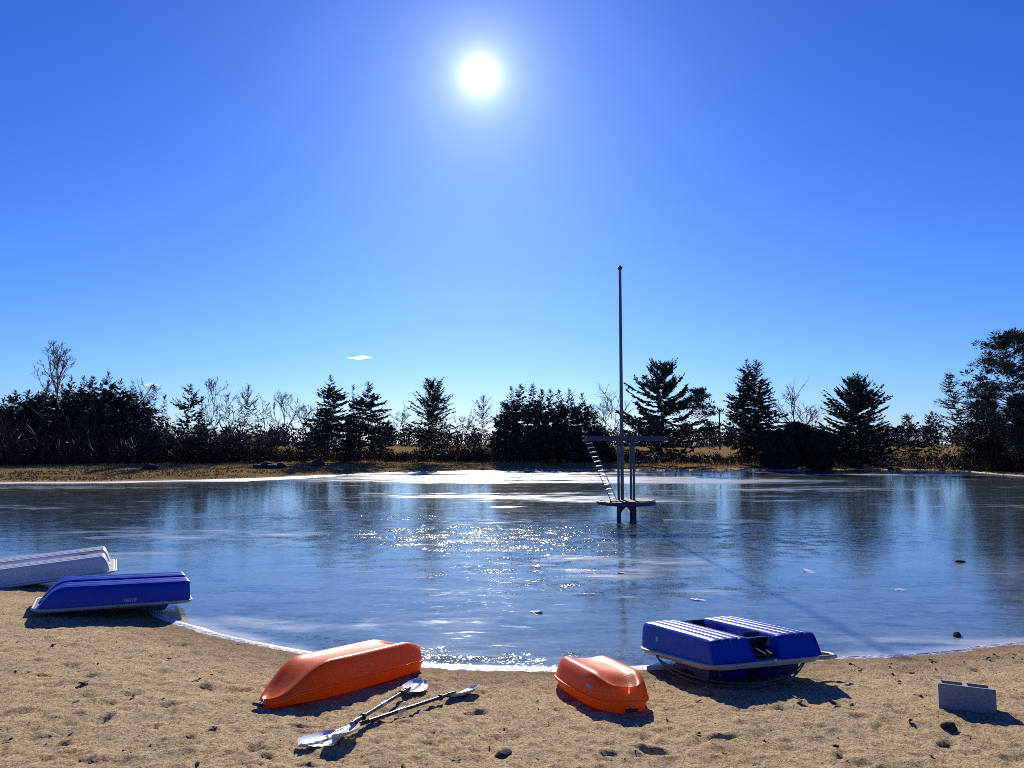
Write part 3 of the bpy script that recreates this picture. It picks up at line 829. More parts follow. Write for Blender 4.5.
for px, top, Y, w, nm in [(503, 402, 77, 24, 'low one at its left edge'), (511, 387, 79, 26, 'leftmost tall one'), (521, 384, 77, 26, 'tallest, left of the middle'), (533, 384, 80, 26, 'tall one right of the tallest'),
                          (542, 389, 77, 26, 'the one at its middle'), (551, 389, 79, 24, 'first right of the middle'), (560, 390, 77, 26, 'second right of the middle'), (570, 390, 79, 26, 'third right of the middle'),
                          (582, 393, 77, 26, 'rightmost tall one'), (592, 408, 79, 24, 'sloping shoulder on its right'), (601, 424, 78, 22, 'lowest at its right edge')]:
    T_conifer('spruce_tree', 'dense spruce in the grove at centre, ' + nm, px, top, Y, w * 1.35, group=GR, z0=0.03, levels=34, per=7, dens=13, gap=0.04, power=0.62, leaf=0.46, wide=0.30)
T_bare('bare_tree', 'leafless leaning tree behind the tower mast', 614, 385, 92, 34, BG, lean=0.05)
T_bare('bare_tree', 'second leafless tree by the mast, left of the broad spruce', 604, 398, 95, 24, BG)
T_conifer('spruce_tree', 'broad tall spruce with upswept tips right of the mast', 663, 363, 72, 98, z0=0.10, levels=38, per=5, dens=36, gap=0.14, leaf=0.40, power=0.62, upturn=0.40, droop=0.34, rise=0.5, wide=0.2)
T_pine('pine_tree', 'ragged pine leaning against the broad spruce on its right', 700, 389, 74, 44, z0=0.2, limbs=44, clump=0.38, per=44, rise=0.35, leaf=0.30, ndl=0.035, sub=2, power=0.9)
T_conifer('spruce_tree', 'left twin of the double topped spruce right of centre', 748, 359, 74, 58, z0=0.13, levels=46, per=6, dens=28, gap=0.08, power=0.74, leaf=0.34, wide=0.19)
T_conifer('spruce_tree', 'right twin of the double topped spruce right of centre', 759, 359, 75, 62, z0=0.13, levels=46, per=6, dens=28, gap=0.08, power=0.70, leaf=0.34, wide=0.19)
T_bare('bare_tree', 'leafless tree right of the double topped spruce', 796, 384, 82, 40, BG, thick=1.3)
T_bare('bare_tree', 'smaller leafless tree left of the big round pine', 814, 400, 84, 30, BG)
T_conifer('pine_tree', 'big round dark pine on the right half of the bank', 858, 382, 70, 84, 'pine', z0=0.05, levels=46, per=7, dens=26, gap=0.05, power=0.45, leaf=0.36, wide=0.19, rise=0.6, droop=0.12, upturn=0.2)
T_conifer('pine_tree', 'small round pine right of the big round pine', 908, 415, 84, 30, 'pine', z0=0.1, levels=26, per=6, dens=14, gap=0.1, power=0.5, leaf=0.4, wide=0.22, rise=0.5)
T_conifer('pine_tree', 'small ragged pine left of the bare larch', 933, 412, 82, 32, 'pine', z0=0.15, levels=24, per=5, dens=14, gap=0.2, power=0.5, leaf=0.4, wide=0.2, rise=0.4)
seed += 1
Y = 66; h = tree_height(950, 376, Y)
plant_tree('larch_tree', 'bare larch with level limbs left of the great right pine', 962, 376, Y, dead_conifer(h, wpx(62, Y), seed, lean=-0.09), None, BG)
T_pine('pine_tree', 'pine in the shade between larch and great right pine', 984, 404, 66, 40, z0=0.12, limbs=50, clump=0.46, per=60, leaf=0.30, ndl=0.035)
T_pine('pine_tree', 'great dark pine at the right edge of the view', 1018, 336, 60, 88, z0=0.22, limbs=105, clump=0.42, per=60, rise=0.3, power=0.62, leaf=0.30, ndl=0.035)
T_pine('pine_tree', 'lower pine under the great pine at the right edge', 1042, 385, 57, 60, z0=0.12, limbs=60, clump=0.5, per=70, power=0.7, leaf=0.30, ndl=0.035)
# dark junipers at the foot of the bare trees
for px, top, Y, w, nm in [(778, 436, 70, 30, 'left one'), (797, 426, 71, 34, 'tallest, middle one'), (818, 436, 70, 32, 'right one')]:
    seed += 1
    h = tree_height(px, top, Y)
    plant_tree('juniper_bush', 'dense dark juniper beside the big round pine, ' + nm, px, top, Y, pine(h, wpx(w, Y), seed, z0=0.05, limbs=60, clump=0.5, per=60, rise=0.6, power=1.2, leaf=0.3, ndl=0.12), 'juniper', 'junipers by the big round pine', cat_='bush')

# undergrowth along the bank
g = np.random.default_rng(5)
n = 2600
px = g.uniform(-60, 1090, n)
Yb = np.interp(px, [0, 200, 330, 560, 760, 900, 1024], [60, 66, 76, 80, 76, 74, 62]) + g.uniform(-3, 9, n)
X = (px - 512) / F * Yb
hz = g.uniform(0.35, 1.0, n) ** 1.3 * (0.5 + 1.1 * vnoise(px * 0.04, Yb * 0.3, 33)) * np.interp(px, [0, 160, 240, 300, 400, 470, 520, 600, 640, 720, 780, 850, 900, 1024], [3.2, 3.0, 2.4, 1.7, 0.7, 1.5, 1.3, 1.9, 1.1, 0.7, 1.2, 1.8, 0.8, 2.4])
base = np.column_stack([X, Yb, H(X, Yb) - 0.05])
P0, P1 = [], []
k = 9
idx = np.repeat(np.arange(n), k)
D = unit(np.column_stack([g.normal(0, 0.35, n * k), g.normal(0, 0.35, n * k), np.ones(n * k)]))
Ls = hz[idx] * g.uniform(0.5, 1.1, n * k)
A0 = base[idx] + np.column_stack([g.normal(0, 0.25, n * k), g.normal(0, 0.25, n * k), np.zeros(n * k)])
A1 = A0 + D * Ls[:, None]
p1 = prisms(A0, A1, 0.022, 0.008, 3)
idx2 = np.repeat(np.arange(n * k), 2)
t = g.uniform(0.3, 1, len(idx2))[:, None]
C0 = A0[idx2] * (1 - t) + A1[idx2] * t
D2 = unit(D[idx2] + g.normal(0, 0.6, (len(idx2), 3)))
p2 = fronds(C0, D2, unit(np.cross(D2, g.normal(0, 1, D2.shape))), Ls[idx2] * g.uniform(0.2, 0.5, len(idx2)), np.full(len(idx2), 0.05))
tag(link('undergrowth', np_mesh('undergrowth', *cat([p1, p2])), M['brush']), 'dry brown brush growing between the trees on the far bank', 'brush', kind='stuff')
# far wood on the horizon
parts = []
n = 900
X = g.uniform(-430, 430, n); Yf = g.uniform(330, 520, n)
hh = g.uniform(6, 11.5, n) * (0.75 + 0.5 * vnoise(X * 0.03, Yf * 0.0, 4))
k = 70
idx = np.repeat(np.arange(n), k)
u = g.random(n * k)
rad = hh[idx] * 0.32 * np.sqrt(np.clip(np.sin(np.pi * np.clip(u * 0.9 + 0.08, 0, 1)), 0.05, 1)) * np.sqrt(g.random(n * k)); a_ = g.uniform(0, 6.28, n * k)
C = np.column_stack([X[idx] + rad * np.cos(a_), Yf[idx] + rad * np.sin(a_), 0.8 + hh[idx] * u])
D = unit(np.column_stack([np.cos(a_) * 0.6, np.sin(a_) * 0.6, g.uniform(0.2, 1.2, n * k)]))
parts.append(fronds(C, D, unit(np.cross(D, g.normal(0, 1, D.shape))), g.uniform(0.9, 2.2, n * k), g.uniform(0.2, 0.5, n * k)))
parts.append(prisms(np.column_stack([X, Yf, np.full(n, 0.5)]), np.column_stack([X, Yf, hh * 0.9]), 0.2, 0.05, 4))
tag(link('far_wood', np_mesh('far_wood', *cat(parts)), M['farwood']), 'low dark wood along the horizon beyond the field', 'wood', kind='stuff')

# utility pole far behind
p = at_depth(720, 450, 170); top = at_depth(720, 410, 170)[2]
root = empty('utility_pole', (p[0], p[1], h1(p[0], p[1]) - 0.05)); hp = top - root.location.z
tag(root, 'distant wooden utility pole between the ragged pine and the double topped spruce', 'pole')
MB().tube([(0, 0, -0.5), (0, 0, hp)], [0.19, 0.14], 8).build('post', M['bark'], root, 40)
MB().box((0, -0.2, hp - 0.7), (2.2, 0.12, 0.16)).build('crossarm', M['bark'], root)
# dark low shrubs on the bank at left of centre, given rock shapes
def rock_mesh(name, s, sd, flat=0.6):
    import bmesh
    g_ = np.random.default_rng(sd)
    bm = bmesh.new(); bmesh.ops.create_icosphere(bm, subdivisions=2, radius=1.0)
    ph = g_.uniform(0, 6, 6)
    for v in bm.verts:
        q = v.co
        d = 1 + 0.22 * math.sin(q.x * 2.3 + ph[0]) * math.cos(q.y * 2.1 + ph[1]) + 0.12 * math.sin(q.z * 4 + ph[2] + q.x * 3) + g_.normal(0, 0.05)
        v.co = Vector((q.x * s[0], q.y * s[1], q.z * s[2])) * d
    me_ = bpy.data.meshes.new(name); bm.to_mesh(me_); bm.free()
    return me_
for i, (px, py, s, nm) in enumerate([(257, 468, 0.38, 'leftmost of the row'), (265, 467.5, 0.48, 'second of the row'), (273, 468.5, 0.4, 'low one in the row'), (280, 468, 0.46, 'rightmost of the row'), (318, 466, 0.55, 'single one below the spruce pair'), (149, 469, 0.45, 'single one on the grass below the left woods')]):
    p = ground_at(px, py)
    o = link('shrub', rock_mesh('shrub', (s, s * 0.8, s * 0.8), 30 + i), M['stone'])
    o.location = (p.x, p.y, h1(p.x, p.y) + s * 0.25)
    tag(o, 'dark low shrub on the far bank, ' + nm, 'shrub', 'low shrubs on the far bank')

# dry grass tufts on the far bank
g = np.random.default_rng(15)
n = 26000
px = g.uniform(-40, 1070, n); Yb = np.interp(px, [0, 300, 560, 760, 1024], [45, 52, 67, 67, 55]) + g.random(n) ** 0.8 * 16
X = (px - 512) / F * Yb
d = shore_dist_big(X, Yb); k = (d > 0.5) & (vnoise(X * 0.5, Yb * 0.5, 51) > 0.35); X, Yb = X[k], Yb[k]; n = len(X)
D = unit(np.column_stack([g.normal(0, 0.35, n), g.normal(0, 0.35, n), np.ones(n)]))
gr = fronds(np.column_stack([X, Yb, H(X, Yb) - 0.02]), D, unit(np.cross(D, g.normal(0, 1, D.shape))), g.uniform(0.06, 0.17, n), g.uniform(0.02, 0.07, n))
M['dry_grass'] = foliage('dry_grass_blades', (0.27, 0.19, 0.085))
tag(link('dry_grass', np_mesh('dry_grass', *gr), M['dry_grass']), 'short dry grass tufts on the far bank', 'grass', kind='stuff')

# two wisps of cloud low in the sky
def cloud_mat():
    m = bpy.data.materials.new('cloud_vapour'); m.use_nodes = True
    N, L = m.node_tree.nodes, m.node_tree.links
    N.remove(N['Principled BSDF'])
    v = N.new('ShaderNodeVolumePrincipled'); v.inputs['Color'].default_value = (1, 1, 1, 1); v.inputs['Anisotropy'].default_value = 0.72
    tc_ = N.new('ShaderNodeTexCoord'); n_ = N.new('ShaderNodeTexNoise'); n_.inputs['Scale'].default_value = 0.06; n_.inputs['Detail'].default_value = 4
    L.new(tc_.outputs['Object'], n_.inputs['Vector'])
    r_ = N.new('ShaderNodeMapRange'); r_.inputs['From Min'].default_value = 0.42; r_.inputs['From Max'].default_value = 0.65; r_.inputs['To Max'].default_value = 0.05
    L.new(n_.outputs[0], r_.inputs[0]); L.new(r_.outputs[0], v.inputs['Density'])
    L.new(v.outputs[0], N['Material Output'].inputs['Volume'])
    return m
M['cloud'] = cloud_mat()
import bmesh
for px_, py_, wid, hei, lab in ((360, 357.5, 44, 9, 'small white wisp of cloud above the tall spruce pair'), (151, 385, 32, 9, 'faint wisp of cloud just above the right end of the left woods')):
    c = at_depth(px_, py_, 3000)
    bm = bmesh.new()
    for q in range(7):
        tt = (q - 3) / 3.0
        mtx = Matrix.Translation((tt * wid * 0.8, 0, g.normal(0, 1.5))) @ Matrix.Diagonal((wid * 0.42, wid * 0.35, hei * (1 - 0.75 * abs(tt)), 1))
        bmesh.ops.create_icosphere(bm, subdivisions=3, radius=1.0, matrix=mtx)
    me_ = bpy.data.meshes.new('cloud'); bm.to_mesh(me_); bm.free()
    o = link('cloud', me_, M['cloud']); o.location = tuple(c)
    md = o.modifiers.new('merge', 'REMESH'); md.mode = 'VOXEL'; md.voxel_size = 3.0
    tag(o, lab, 'cloud')

# ------------------------------------------------------------------ diving tower
TY = 24.4
tp = on_z(626, 517)
TX, TY = tp[0], tp[1]
pxm = F / TY
root = empty('diving_tower', (TX, TY, 0.0))
tag(root, 'grey steel diving tower with round deck and tall mast standing in the ice', 'tower')
zdeck = 0.52
dk = MB()
N_ = 40; rd = 0.93
secs = []
for r_, z_ in ((rd * 0.97, zdeck - 0.13), (rd, zdeck - 0.12), (rd, zdeck - 0.01), (rd * 0.985, zdeck)):
    secs.append([(r_ * math.cos(2 * math.pi * k / N_), r_ * math.sin(2 * math.pi * k / N_), z_) for k in range(N_)])
dk.loft(secs)
deck = dk.build('round_deck', M['steel_dark'], root, 40)
for k in range(9):                                             # boards on the deck
    y_ = -0.8 + k * 0.2; half = math.sqrt(max(0.0, rd ** 2 * 0.95 - (abs(y_) + 0.09) ** 2))
    if half > 0.1:
        MB().box((0, y_, zdeck + 0.012), (2 * half, 0.185, 0.024)).build('board', M['deck_board'], deck)
post_x = [-0.245, 0.235, 0.20, -0.17]; post_y = [-0.16, -0.18, 0.20, 0.2]
ztop = 2.40
for x_, y_ in list(zip(post_x, post_y))[:3]:
    MB().tube([(x_, y_, zdeck), (x_, y_, ztop)], 0.040, 10).build('post', M['steel'], root, 40)
for x_, y_ in zip(post_x, post_y):
    MB().tube([(x_ * 1.05, y_ * 1.05, -0.4), (x_ * 1.05, y_ * 1.05, zdeck - 0.125)], 0.055, 10).build('leg', M['steel_dark'], root, 40)
for sgn in (-1, 1):                                            # arched braces under the deck
    MB().tube([(-0.22 + 0.44 * t, 0.18 * sgn, 0.12 + 0.24 * math.sin(math.pi * t)) for t in np.linspace(0, 1, 9)], 0.03, 8).build('brace', M['steel_dark'], root, 40)
mast_top = at_depth(620, 269, TY); 
lean = mast_top[0] - TX + 0.11
mb = MB().tube([(-0.11, 0, zdeck), (-0.11 + lean * 0.25, 0, 2.6), (-0.11 + lean * 0.62, 0, 5.2), (-0.11 + lean, 0, mast_top[2])], [0.055, 0.056, 0.052, 0.042], 12)
mast = mb.build('mast', M['steel'], root, 40)
mt = MB().tube([(-0.11 + lean, 0, mast_top[2] - 0.02), (-0.11 + lean, 0, mast_top[2] + 0.04), (-0.11 + lean, 0, mast_top[2] + 0.12)], [0.07, 0.085, 0.02], 10)
mt.build('cap', M['steel_dark'], mast, 40)
pl = empty('tmp', (0, 0, 0)); bpy.data.objects.remove(pl)
xl = (584 - 626) / pxm; xr = (668 - 626) / pxm
plat = MB().box(((xl + xr) / 2, 0, ztop + 0.075), (xr - xl, 0.62, 0.07)).build('upper_platform', M['steel_dark'], root)
MB().box(((xl + xr) / 2, -0.325, ztop + 0.075), (xr - xl, 0.03, 0.15)).build('edge_beam', M['steel_dark'], plat)
MB().box(((xl + xr) / 2, 0.325, ztop + 0.075), (xr - xl, 0.03, 0.15)).build('edge_beam', M['steel_dark'], plat)
MB().box((xl + 0.06, 0, ztop + 0.08), (0.12, 0.70, 0.19)).build('end_box', M['steel'], plat)
for k in range(6):
    MB().box((xl + 0.3 + k * (xr - xl - 0.45) / 5, 0, ztop + 0.02), (0.06, 0.62, 0.05)).build('joist', M['steel_dark'], plat)
# ladder
lt = Vector(((588 - 626) / pxm, -0.34, ztop)); lb = Vector(((612.5 - 626) / pxm, -0.42, zdeck + 0.02))
lad = MB(); ax = Vector((0.13, -0.02, 0.05))
for s_ in (-1, 1):
    lad.tube([lt + ax * s_ * 0.62, lb + ax * s_ * 0.62], 0.014, 6)
lo = lad.build('ladder', M['steel'], root, 40)
for k in range(13):
    q = lt.lerp(lb, (k + 0.5) / 13)
    MB().box(q, (0.20, 0.10, 0.026), (0, -0.15, 0)).build('rung', M['chrome'], lo)

# ------------------------------------------------------------------ pedal boats (turned over)
def sm(a, b, x): return float(sstep(a, b, np.array(x)))
def pontoon_mesh(name, L, w, h, ribs, groove, bow, stern_h=1.0, rake=0.10):
    """one float of a turned-over boat; x runs stern (-L/2) to bow (+L/2), keel side up"""
    ss = [-0.004, 0.0, 0.012, 0.03] + list(np.linspace(0.07, 1 - bow, 10)) + list(1 - bow + bow * np.sin(np.linspace(0.12, 1, 12) * math.pi / 2)) 
    secs = []
    for s in ss:
        q = max(0.0, (s - (1 - bow)) / bow)
        hf = max(0.03, (1 - q ** 2.4)) if q > 0 else 1.0
        hf *= stern_h + (1 - stern_h) * min(1.0, max(0.0, s) / 0.8)
        e = 0.95 if s < 0 else (0.975 if s == 0.0 else 1.0)
        if s <= 0.0: hf *= 0.965
        wf = (1 - 0.30 * q ** 2) * e
        x = -L / 2 + max(0, s) * L + (0.02 if s < 0 else 0)
        x -= 0.0
        W = w * wf / 2; Hh = h * hf
        pts = [(-W, 0.0), (-W * 0.965, Hh * 0.45), (-W * 0.92, Hh * 0.80), (-W * 0.885, Hh * 0.93), (-W * 0.83, Hh * 0.985)]
        a = 0.80; gd_ = groove * (1 - 0.6 * q)
        for r in range(ribs):
            y0 = -a + 2 * a * r / ribs; y1 = -a + 2 * a * (r + 1) / ribs; d_ = (y1 - y0)
            crown = lambda y: Hh * (1 + 0.035 * (1 - (y / a) ** 2))
            gdp = min(gd_, Hh * 0.4)
            for f_, z_ in ((0.06, 0.15), (0.14, 0.0), (0.74, 0.0), (0.82, 0.15)):
                pts.append((W * (y0 + d_ * f_), crown(y0 + d_ * f_) - gdp * z_))
            if r < ribs - 1:
                for f_ in (0.86, 1.0):
                    pts.append((W * (y0 + d_ * f_), crown(y0 + d_ * f_) - gdp))
        pts += [(W * 0.83, Hh * 0.985), (W * 0.885, Hh * 0.93), (W * 0.92, Hh * 0.80), (W * 0.965, Hh * 0.45), (W, 0.0)]
        # the stern face leans a little
        secs.append([(x + (rake * (z / h) * (1 - sm(0.0, 0.25, s))), y, z) for y, z in pts])
    return MB().loft(secs).mesh(name, 32)
def deck_outline(L, W, bow_r=0.35, stern_r=0.12, n=10):
    P = []
    for cx, cy, r, a0 in ((L / 2 - bow_r, W / 2 - bow_r, bow_r, 0), (-L / 2 + stern_r, W / 2 - stern_r, stern_r, 90), (-L / 2 + stern_r, -W / 2 + stern_r, stern_r, 180), (L / 2 - bow_r, -W / 2 + bow_r, bow_r, 270)):
        for k in range(n + 1):
            a_ = R(a0 + 90 * k / n); P.append((cx + r * math.cos(a_), cy + r * math.sin(a_)))
    return P
def pedal_boat(label, loc, rot, L=2.05, W=1.25, h=0.27, ribs=4, groove=0.016, bow=0.16, hull='blue', deck='cream', pw=0.46, dz=0.0, seats=True, bow_r=0.35, stern_r=0.14, rim_t=0.075, wheel=True, seat_h=0.26, seat_x=-0.1, stern_h=1.0, rake=0.10, lettering=None):
    root = empty('pedal_boat', loc, rot=rot)
    tag(root, label, 'pedal boat', 'pedal boats turned over on the beach')
    O = deck_outline(L, W, bow_r, stern_r)
    def ring(sc, z): 
        return [(x - math.copysign(min(abs(x), sc), x) if False else x * (1 - sc / (L / 2)), y * (1 - sc / (W / 2)), z) for x, y in O]
    d = MB().loft([ring(0.05, -rim_t), ring(0.015, -rim_t * 0.9), ring(0.0, -0.03), ring(0.0, -0.012), ring(0.012, 0.0), ring(0.05, 0.004)])
    dk_ = d.build('deck', M[deck], root, 40)
    rim = MB(); pts = [(x * 1.004, y * 1.004, -0.012) for x, y in O]; pts.append(pts[0]); pts.append(pts[1])
    rim.tube(pts, 0.016, 8, cap=False); rim.build('rim', M['cream'] if hull == 'blue' else M['white_hull'], dk_, 60)
    me_ = pontoon_mesh('pontoon', L * 0.955, pw, h, ribs, groove, bow, stern_h, rake)
    yo = W / 2 - pw / 2 - 0.035
    for s_ in (-1, 1):
        o = link('pontoon', me_, M[hull], root); o.location = (-0.005 - 0.01 * L, s_ * yo, 0.0045)
    # raised tunnel between the floats
    tw = 2 * (yo - pw / 2) 
    MB().loft([[(x, -tw / 2 * 0.98, 0.0), (x, -tw / 2 * 0.7, z), (x, tw / 2 * 0.7, z), (x, tw / 2 * 0.98, 0.0)] for x, z in ((-L * 0.12, 0.02), (-L * 0.02, h * 0.45), (L * 0.30, h * 0.5), (L * 0.44, h * 0.25), (L * 0.47, 0.02))]).build('tunnel', M[hull], root, 40)
    if wheel:                                                  # paddle wheel in the tunnel at the stern
        cxw, czw, rw = -L * 0.36, h * 0.30, 0.15
        wt_ = empty('x', (0, 0, 0)); bpy.data.objects.remove(wt_)
        hub = MB().tube([(cxw, -tw / 2 * 1.0, czw), (cxw, tw / 2 * 1.0, czw)], 0.028, 10).build('paddle_wheel', M['black'], root, 40)
        for k in range(6):
            a_ = R(60 * k + 12)
            MB().box((cxw + math.cos(a_) * rw * 0.55, 0, czw + math.sin(a_) * rw * 0.55), (rw * 0.95, tw * 0.74, 0.016), (0, -a_, 0)).build('paddle', M['black'], hub)
        MB().tube([(cxw - 0.06, -tw * 0.5, h * 0.72), (cxw - 0.02, tw * 0.5, h * 0.72)], 0.013, 8).build('shaft', M['chrome'], root, 40)
        MB().tube([(cxw - 0.2, tw * 0.1, h * 0.25), (cxw + 0.2, tw * 0.25, h * 0.7)], 0.011, 8).build('rudder_rod', M['chrome'], root, 40)
        MB().box((L * 0.33, 0, h * 0.76), (0.26, tw * 0.75, h * 0.46), (0, 0.12, 0), 0.8).build('pedal_box', M['black'], root)
    if seats:                                                  # seat tubs under the deck carry the boat
        for s_ in (-1, 1):
            sx = L * seat_x
            prof = [(-0.30, 0.0), (0.28, 0.0), (0.24, -0.5), (0.02, -0.62), (-0.10, -1.0), (-0.24, -1.0)]
            secs = [[(sx + x, s_ * W * 0.22 + yy, -rim_t * 0.8 + z * seat_h) for x, z in prof] for yy in (-0.21, -0.2, 0.2, 0.21)]
            MB().loft(secs).build('seat', M['shaded_blue_seat'] if hull == 'blue' else M['white_hull'], root)
        MB().box((L * 0.22, 0, -rim_t - 0.06), (0.5, 0.36, 0.16), None, 1.25).build('console', M['shaded_blue_seat'] if hull == 'blue' else M['white_hull'], root)
    if wheel and hull == 'blue':
     ring_ = MB().tube([(-L / 2 + 0.16 + 0.05 * math.cos(a_), W / 2 - 0.16, -rim_t - 0.05 + 0.05 * math.sin(a_)) for a_ in np.linspace(0, 2 * math.pi, 17)], 0.012, 6, cap=False)
     ring_.build('mooring_ring', M['black'], root, 60)
    if lettering:
        txt, tx, ty, tz, size = lettering
        cu = bpy.data.curves.new('lettering', 'FONT'); cu.body = txt; cu.size = size; cu.extrude = 0.0015; cu.align_x = 'CENTER'; cu.shear = 0.2; cu.offset = 0.003
        to = bpy.data.objects.new('tmp_text', cu); col.objects.link(to)
        bpy.context.view_layer.update()
        me2 = bpy.data.meshes.new_from_object(to.evaluated_get(bpy.context.evaluated_depsgraph_get()))
        bpy.data.objects.remove(to)
        o = link('lettering', me2, M['letter'], root)
        o.location = (tx, ty, tz); o.rotation_euler = (R(90 - 6), 0, R(180) if ty > 0 else 0)
    return root

# the blue boat at right: bow down at the water, stern raised on its seats
rb = pedal_boat('blue pedal boat upside down at right, ribbed floats up, stern toward the camera', (2.10, 7.92, 0.245), (R(0), R(7.4), R(106.5)), L=1.62, W=1.22, h=0.245, ribs=4, pw=0.455,
                bow=0.12, bow_r=0.34, stern_r=0.2, seat_h=0.15, seat_x=-0.17, stern_h=0.82, rim_t=0.055, groove=0.02, rake=0.07)
MB().tube([(-0.62, -0.52, -0.03), (-0.74, -0.64, -0.03), (-0.72, -0.77, -0.03), (-0.58, -0.82, -0.03), (-0.42, -0.76, -0.03), (-0.25, -0.59, -0.03)], 0.02, 8).build('boarding_rail', M['cream'], rb, 60)
# the blue boat at left
lbo = pedal_boat('blue pedal boat upside down at left, pale lettering on its side', (-5.45, 10.78, 0.20), (R(1.5), R(-1.0), R(208)), L=1.86, W=1.25, h=0.255, ribs=2, groove=0.035, bow=0.19, pw=0.52, bow_r=0.26,
                 stern_r=0.10, rim_t=0.05, wheel=False, seat_h=0.09, seat_x=-0.2, stern_h=0.94, rake=0.015, lettering=('WAVE', -0.17, 0.603, 0.028, 0.056))
# the white boat cut by the frame
wb = pedal_boat('white pedal boat upside down at the left edge behind the blue one', (-7.96, 13.05, 0.125), (R(2), R(-4.6), R(27)), L=2.45, W=1.30, h=0.25, ribs=4, groove=0.05, pw=0.50, bow=0.05, hull='white_hull', deck='white_hull',
                bow_r=0.16, stern_r=0.2, seats=False, rim_t=0.045, rake=0.02)
# loose rope hanging from the right boat
rp = MB()
def gpt_(px, py, z): 
    q = on_z(px, py, z); return (q[0], q[1], q[2])
def spline(P, n=8):
    P = [np.array(p, float) for p in P]; out = []
    for i in range(len(P) - 1):
        p0, p1, p2, p3 = P[max(i - 1, 0)], P[i], P[i + 1], P[min(i + 2, len(P) - 1)]
        for k in range(n):
            t = k / n; out.append(0.5 * ((2 * p1) + (-p0 + p2) * t + (2 * p0 - 5 * p1 + 4 * p2 - p3) * t * t + (-p0 + 3 * p1 - 3 * p2 + p3) * t ** 3))
    out.append(P[-1]); return [tuple(p) for p in out]

def on_line(px, py, Y):
    return tuple(at_depth(px, py, Y))
rp.tube(spline([(0.22, 0.61, -0.02), (0.16, 0.63, -0.05), (-0.04, 0.63, -0.09), (-0.25, 0.60, -0.13), (-0.46, 0.50, -0.165), (-0.64, 0.30, -0.19), (-0.74, 0.05, -0.19), (-0.78, -0.22, -0.14), (-0.74, -0.40, -0.05)]), 0.008, 6)
rp.tube(spline([(0.18, 0.61, -0.02), (0.12, 0.64, -0.06), (-0.08, 0.65, -0.12), (-0.28, 0.62, -0.165), (-0.48, 0.53, -0.20), (-0.67, 0.32, -0.215), (-0.77, 0.07, -0.21), (-0.80, -0.22, -0.16), (-0.74, -0.42, -0.05)]), 0.008, 6)
MB().tube([(0.27, 0.560, 0.115), (0.27, 0.571, 0.115)], 0.028, 14).build('emblem', M['sticker'], rb, 40)
rp.build('rope', M['rope'], rb, 60)

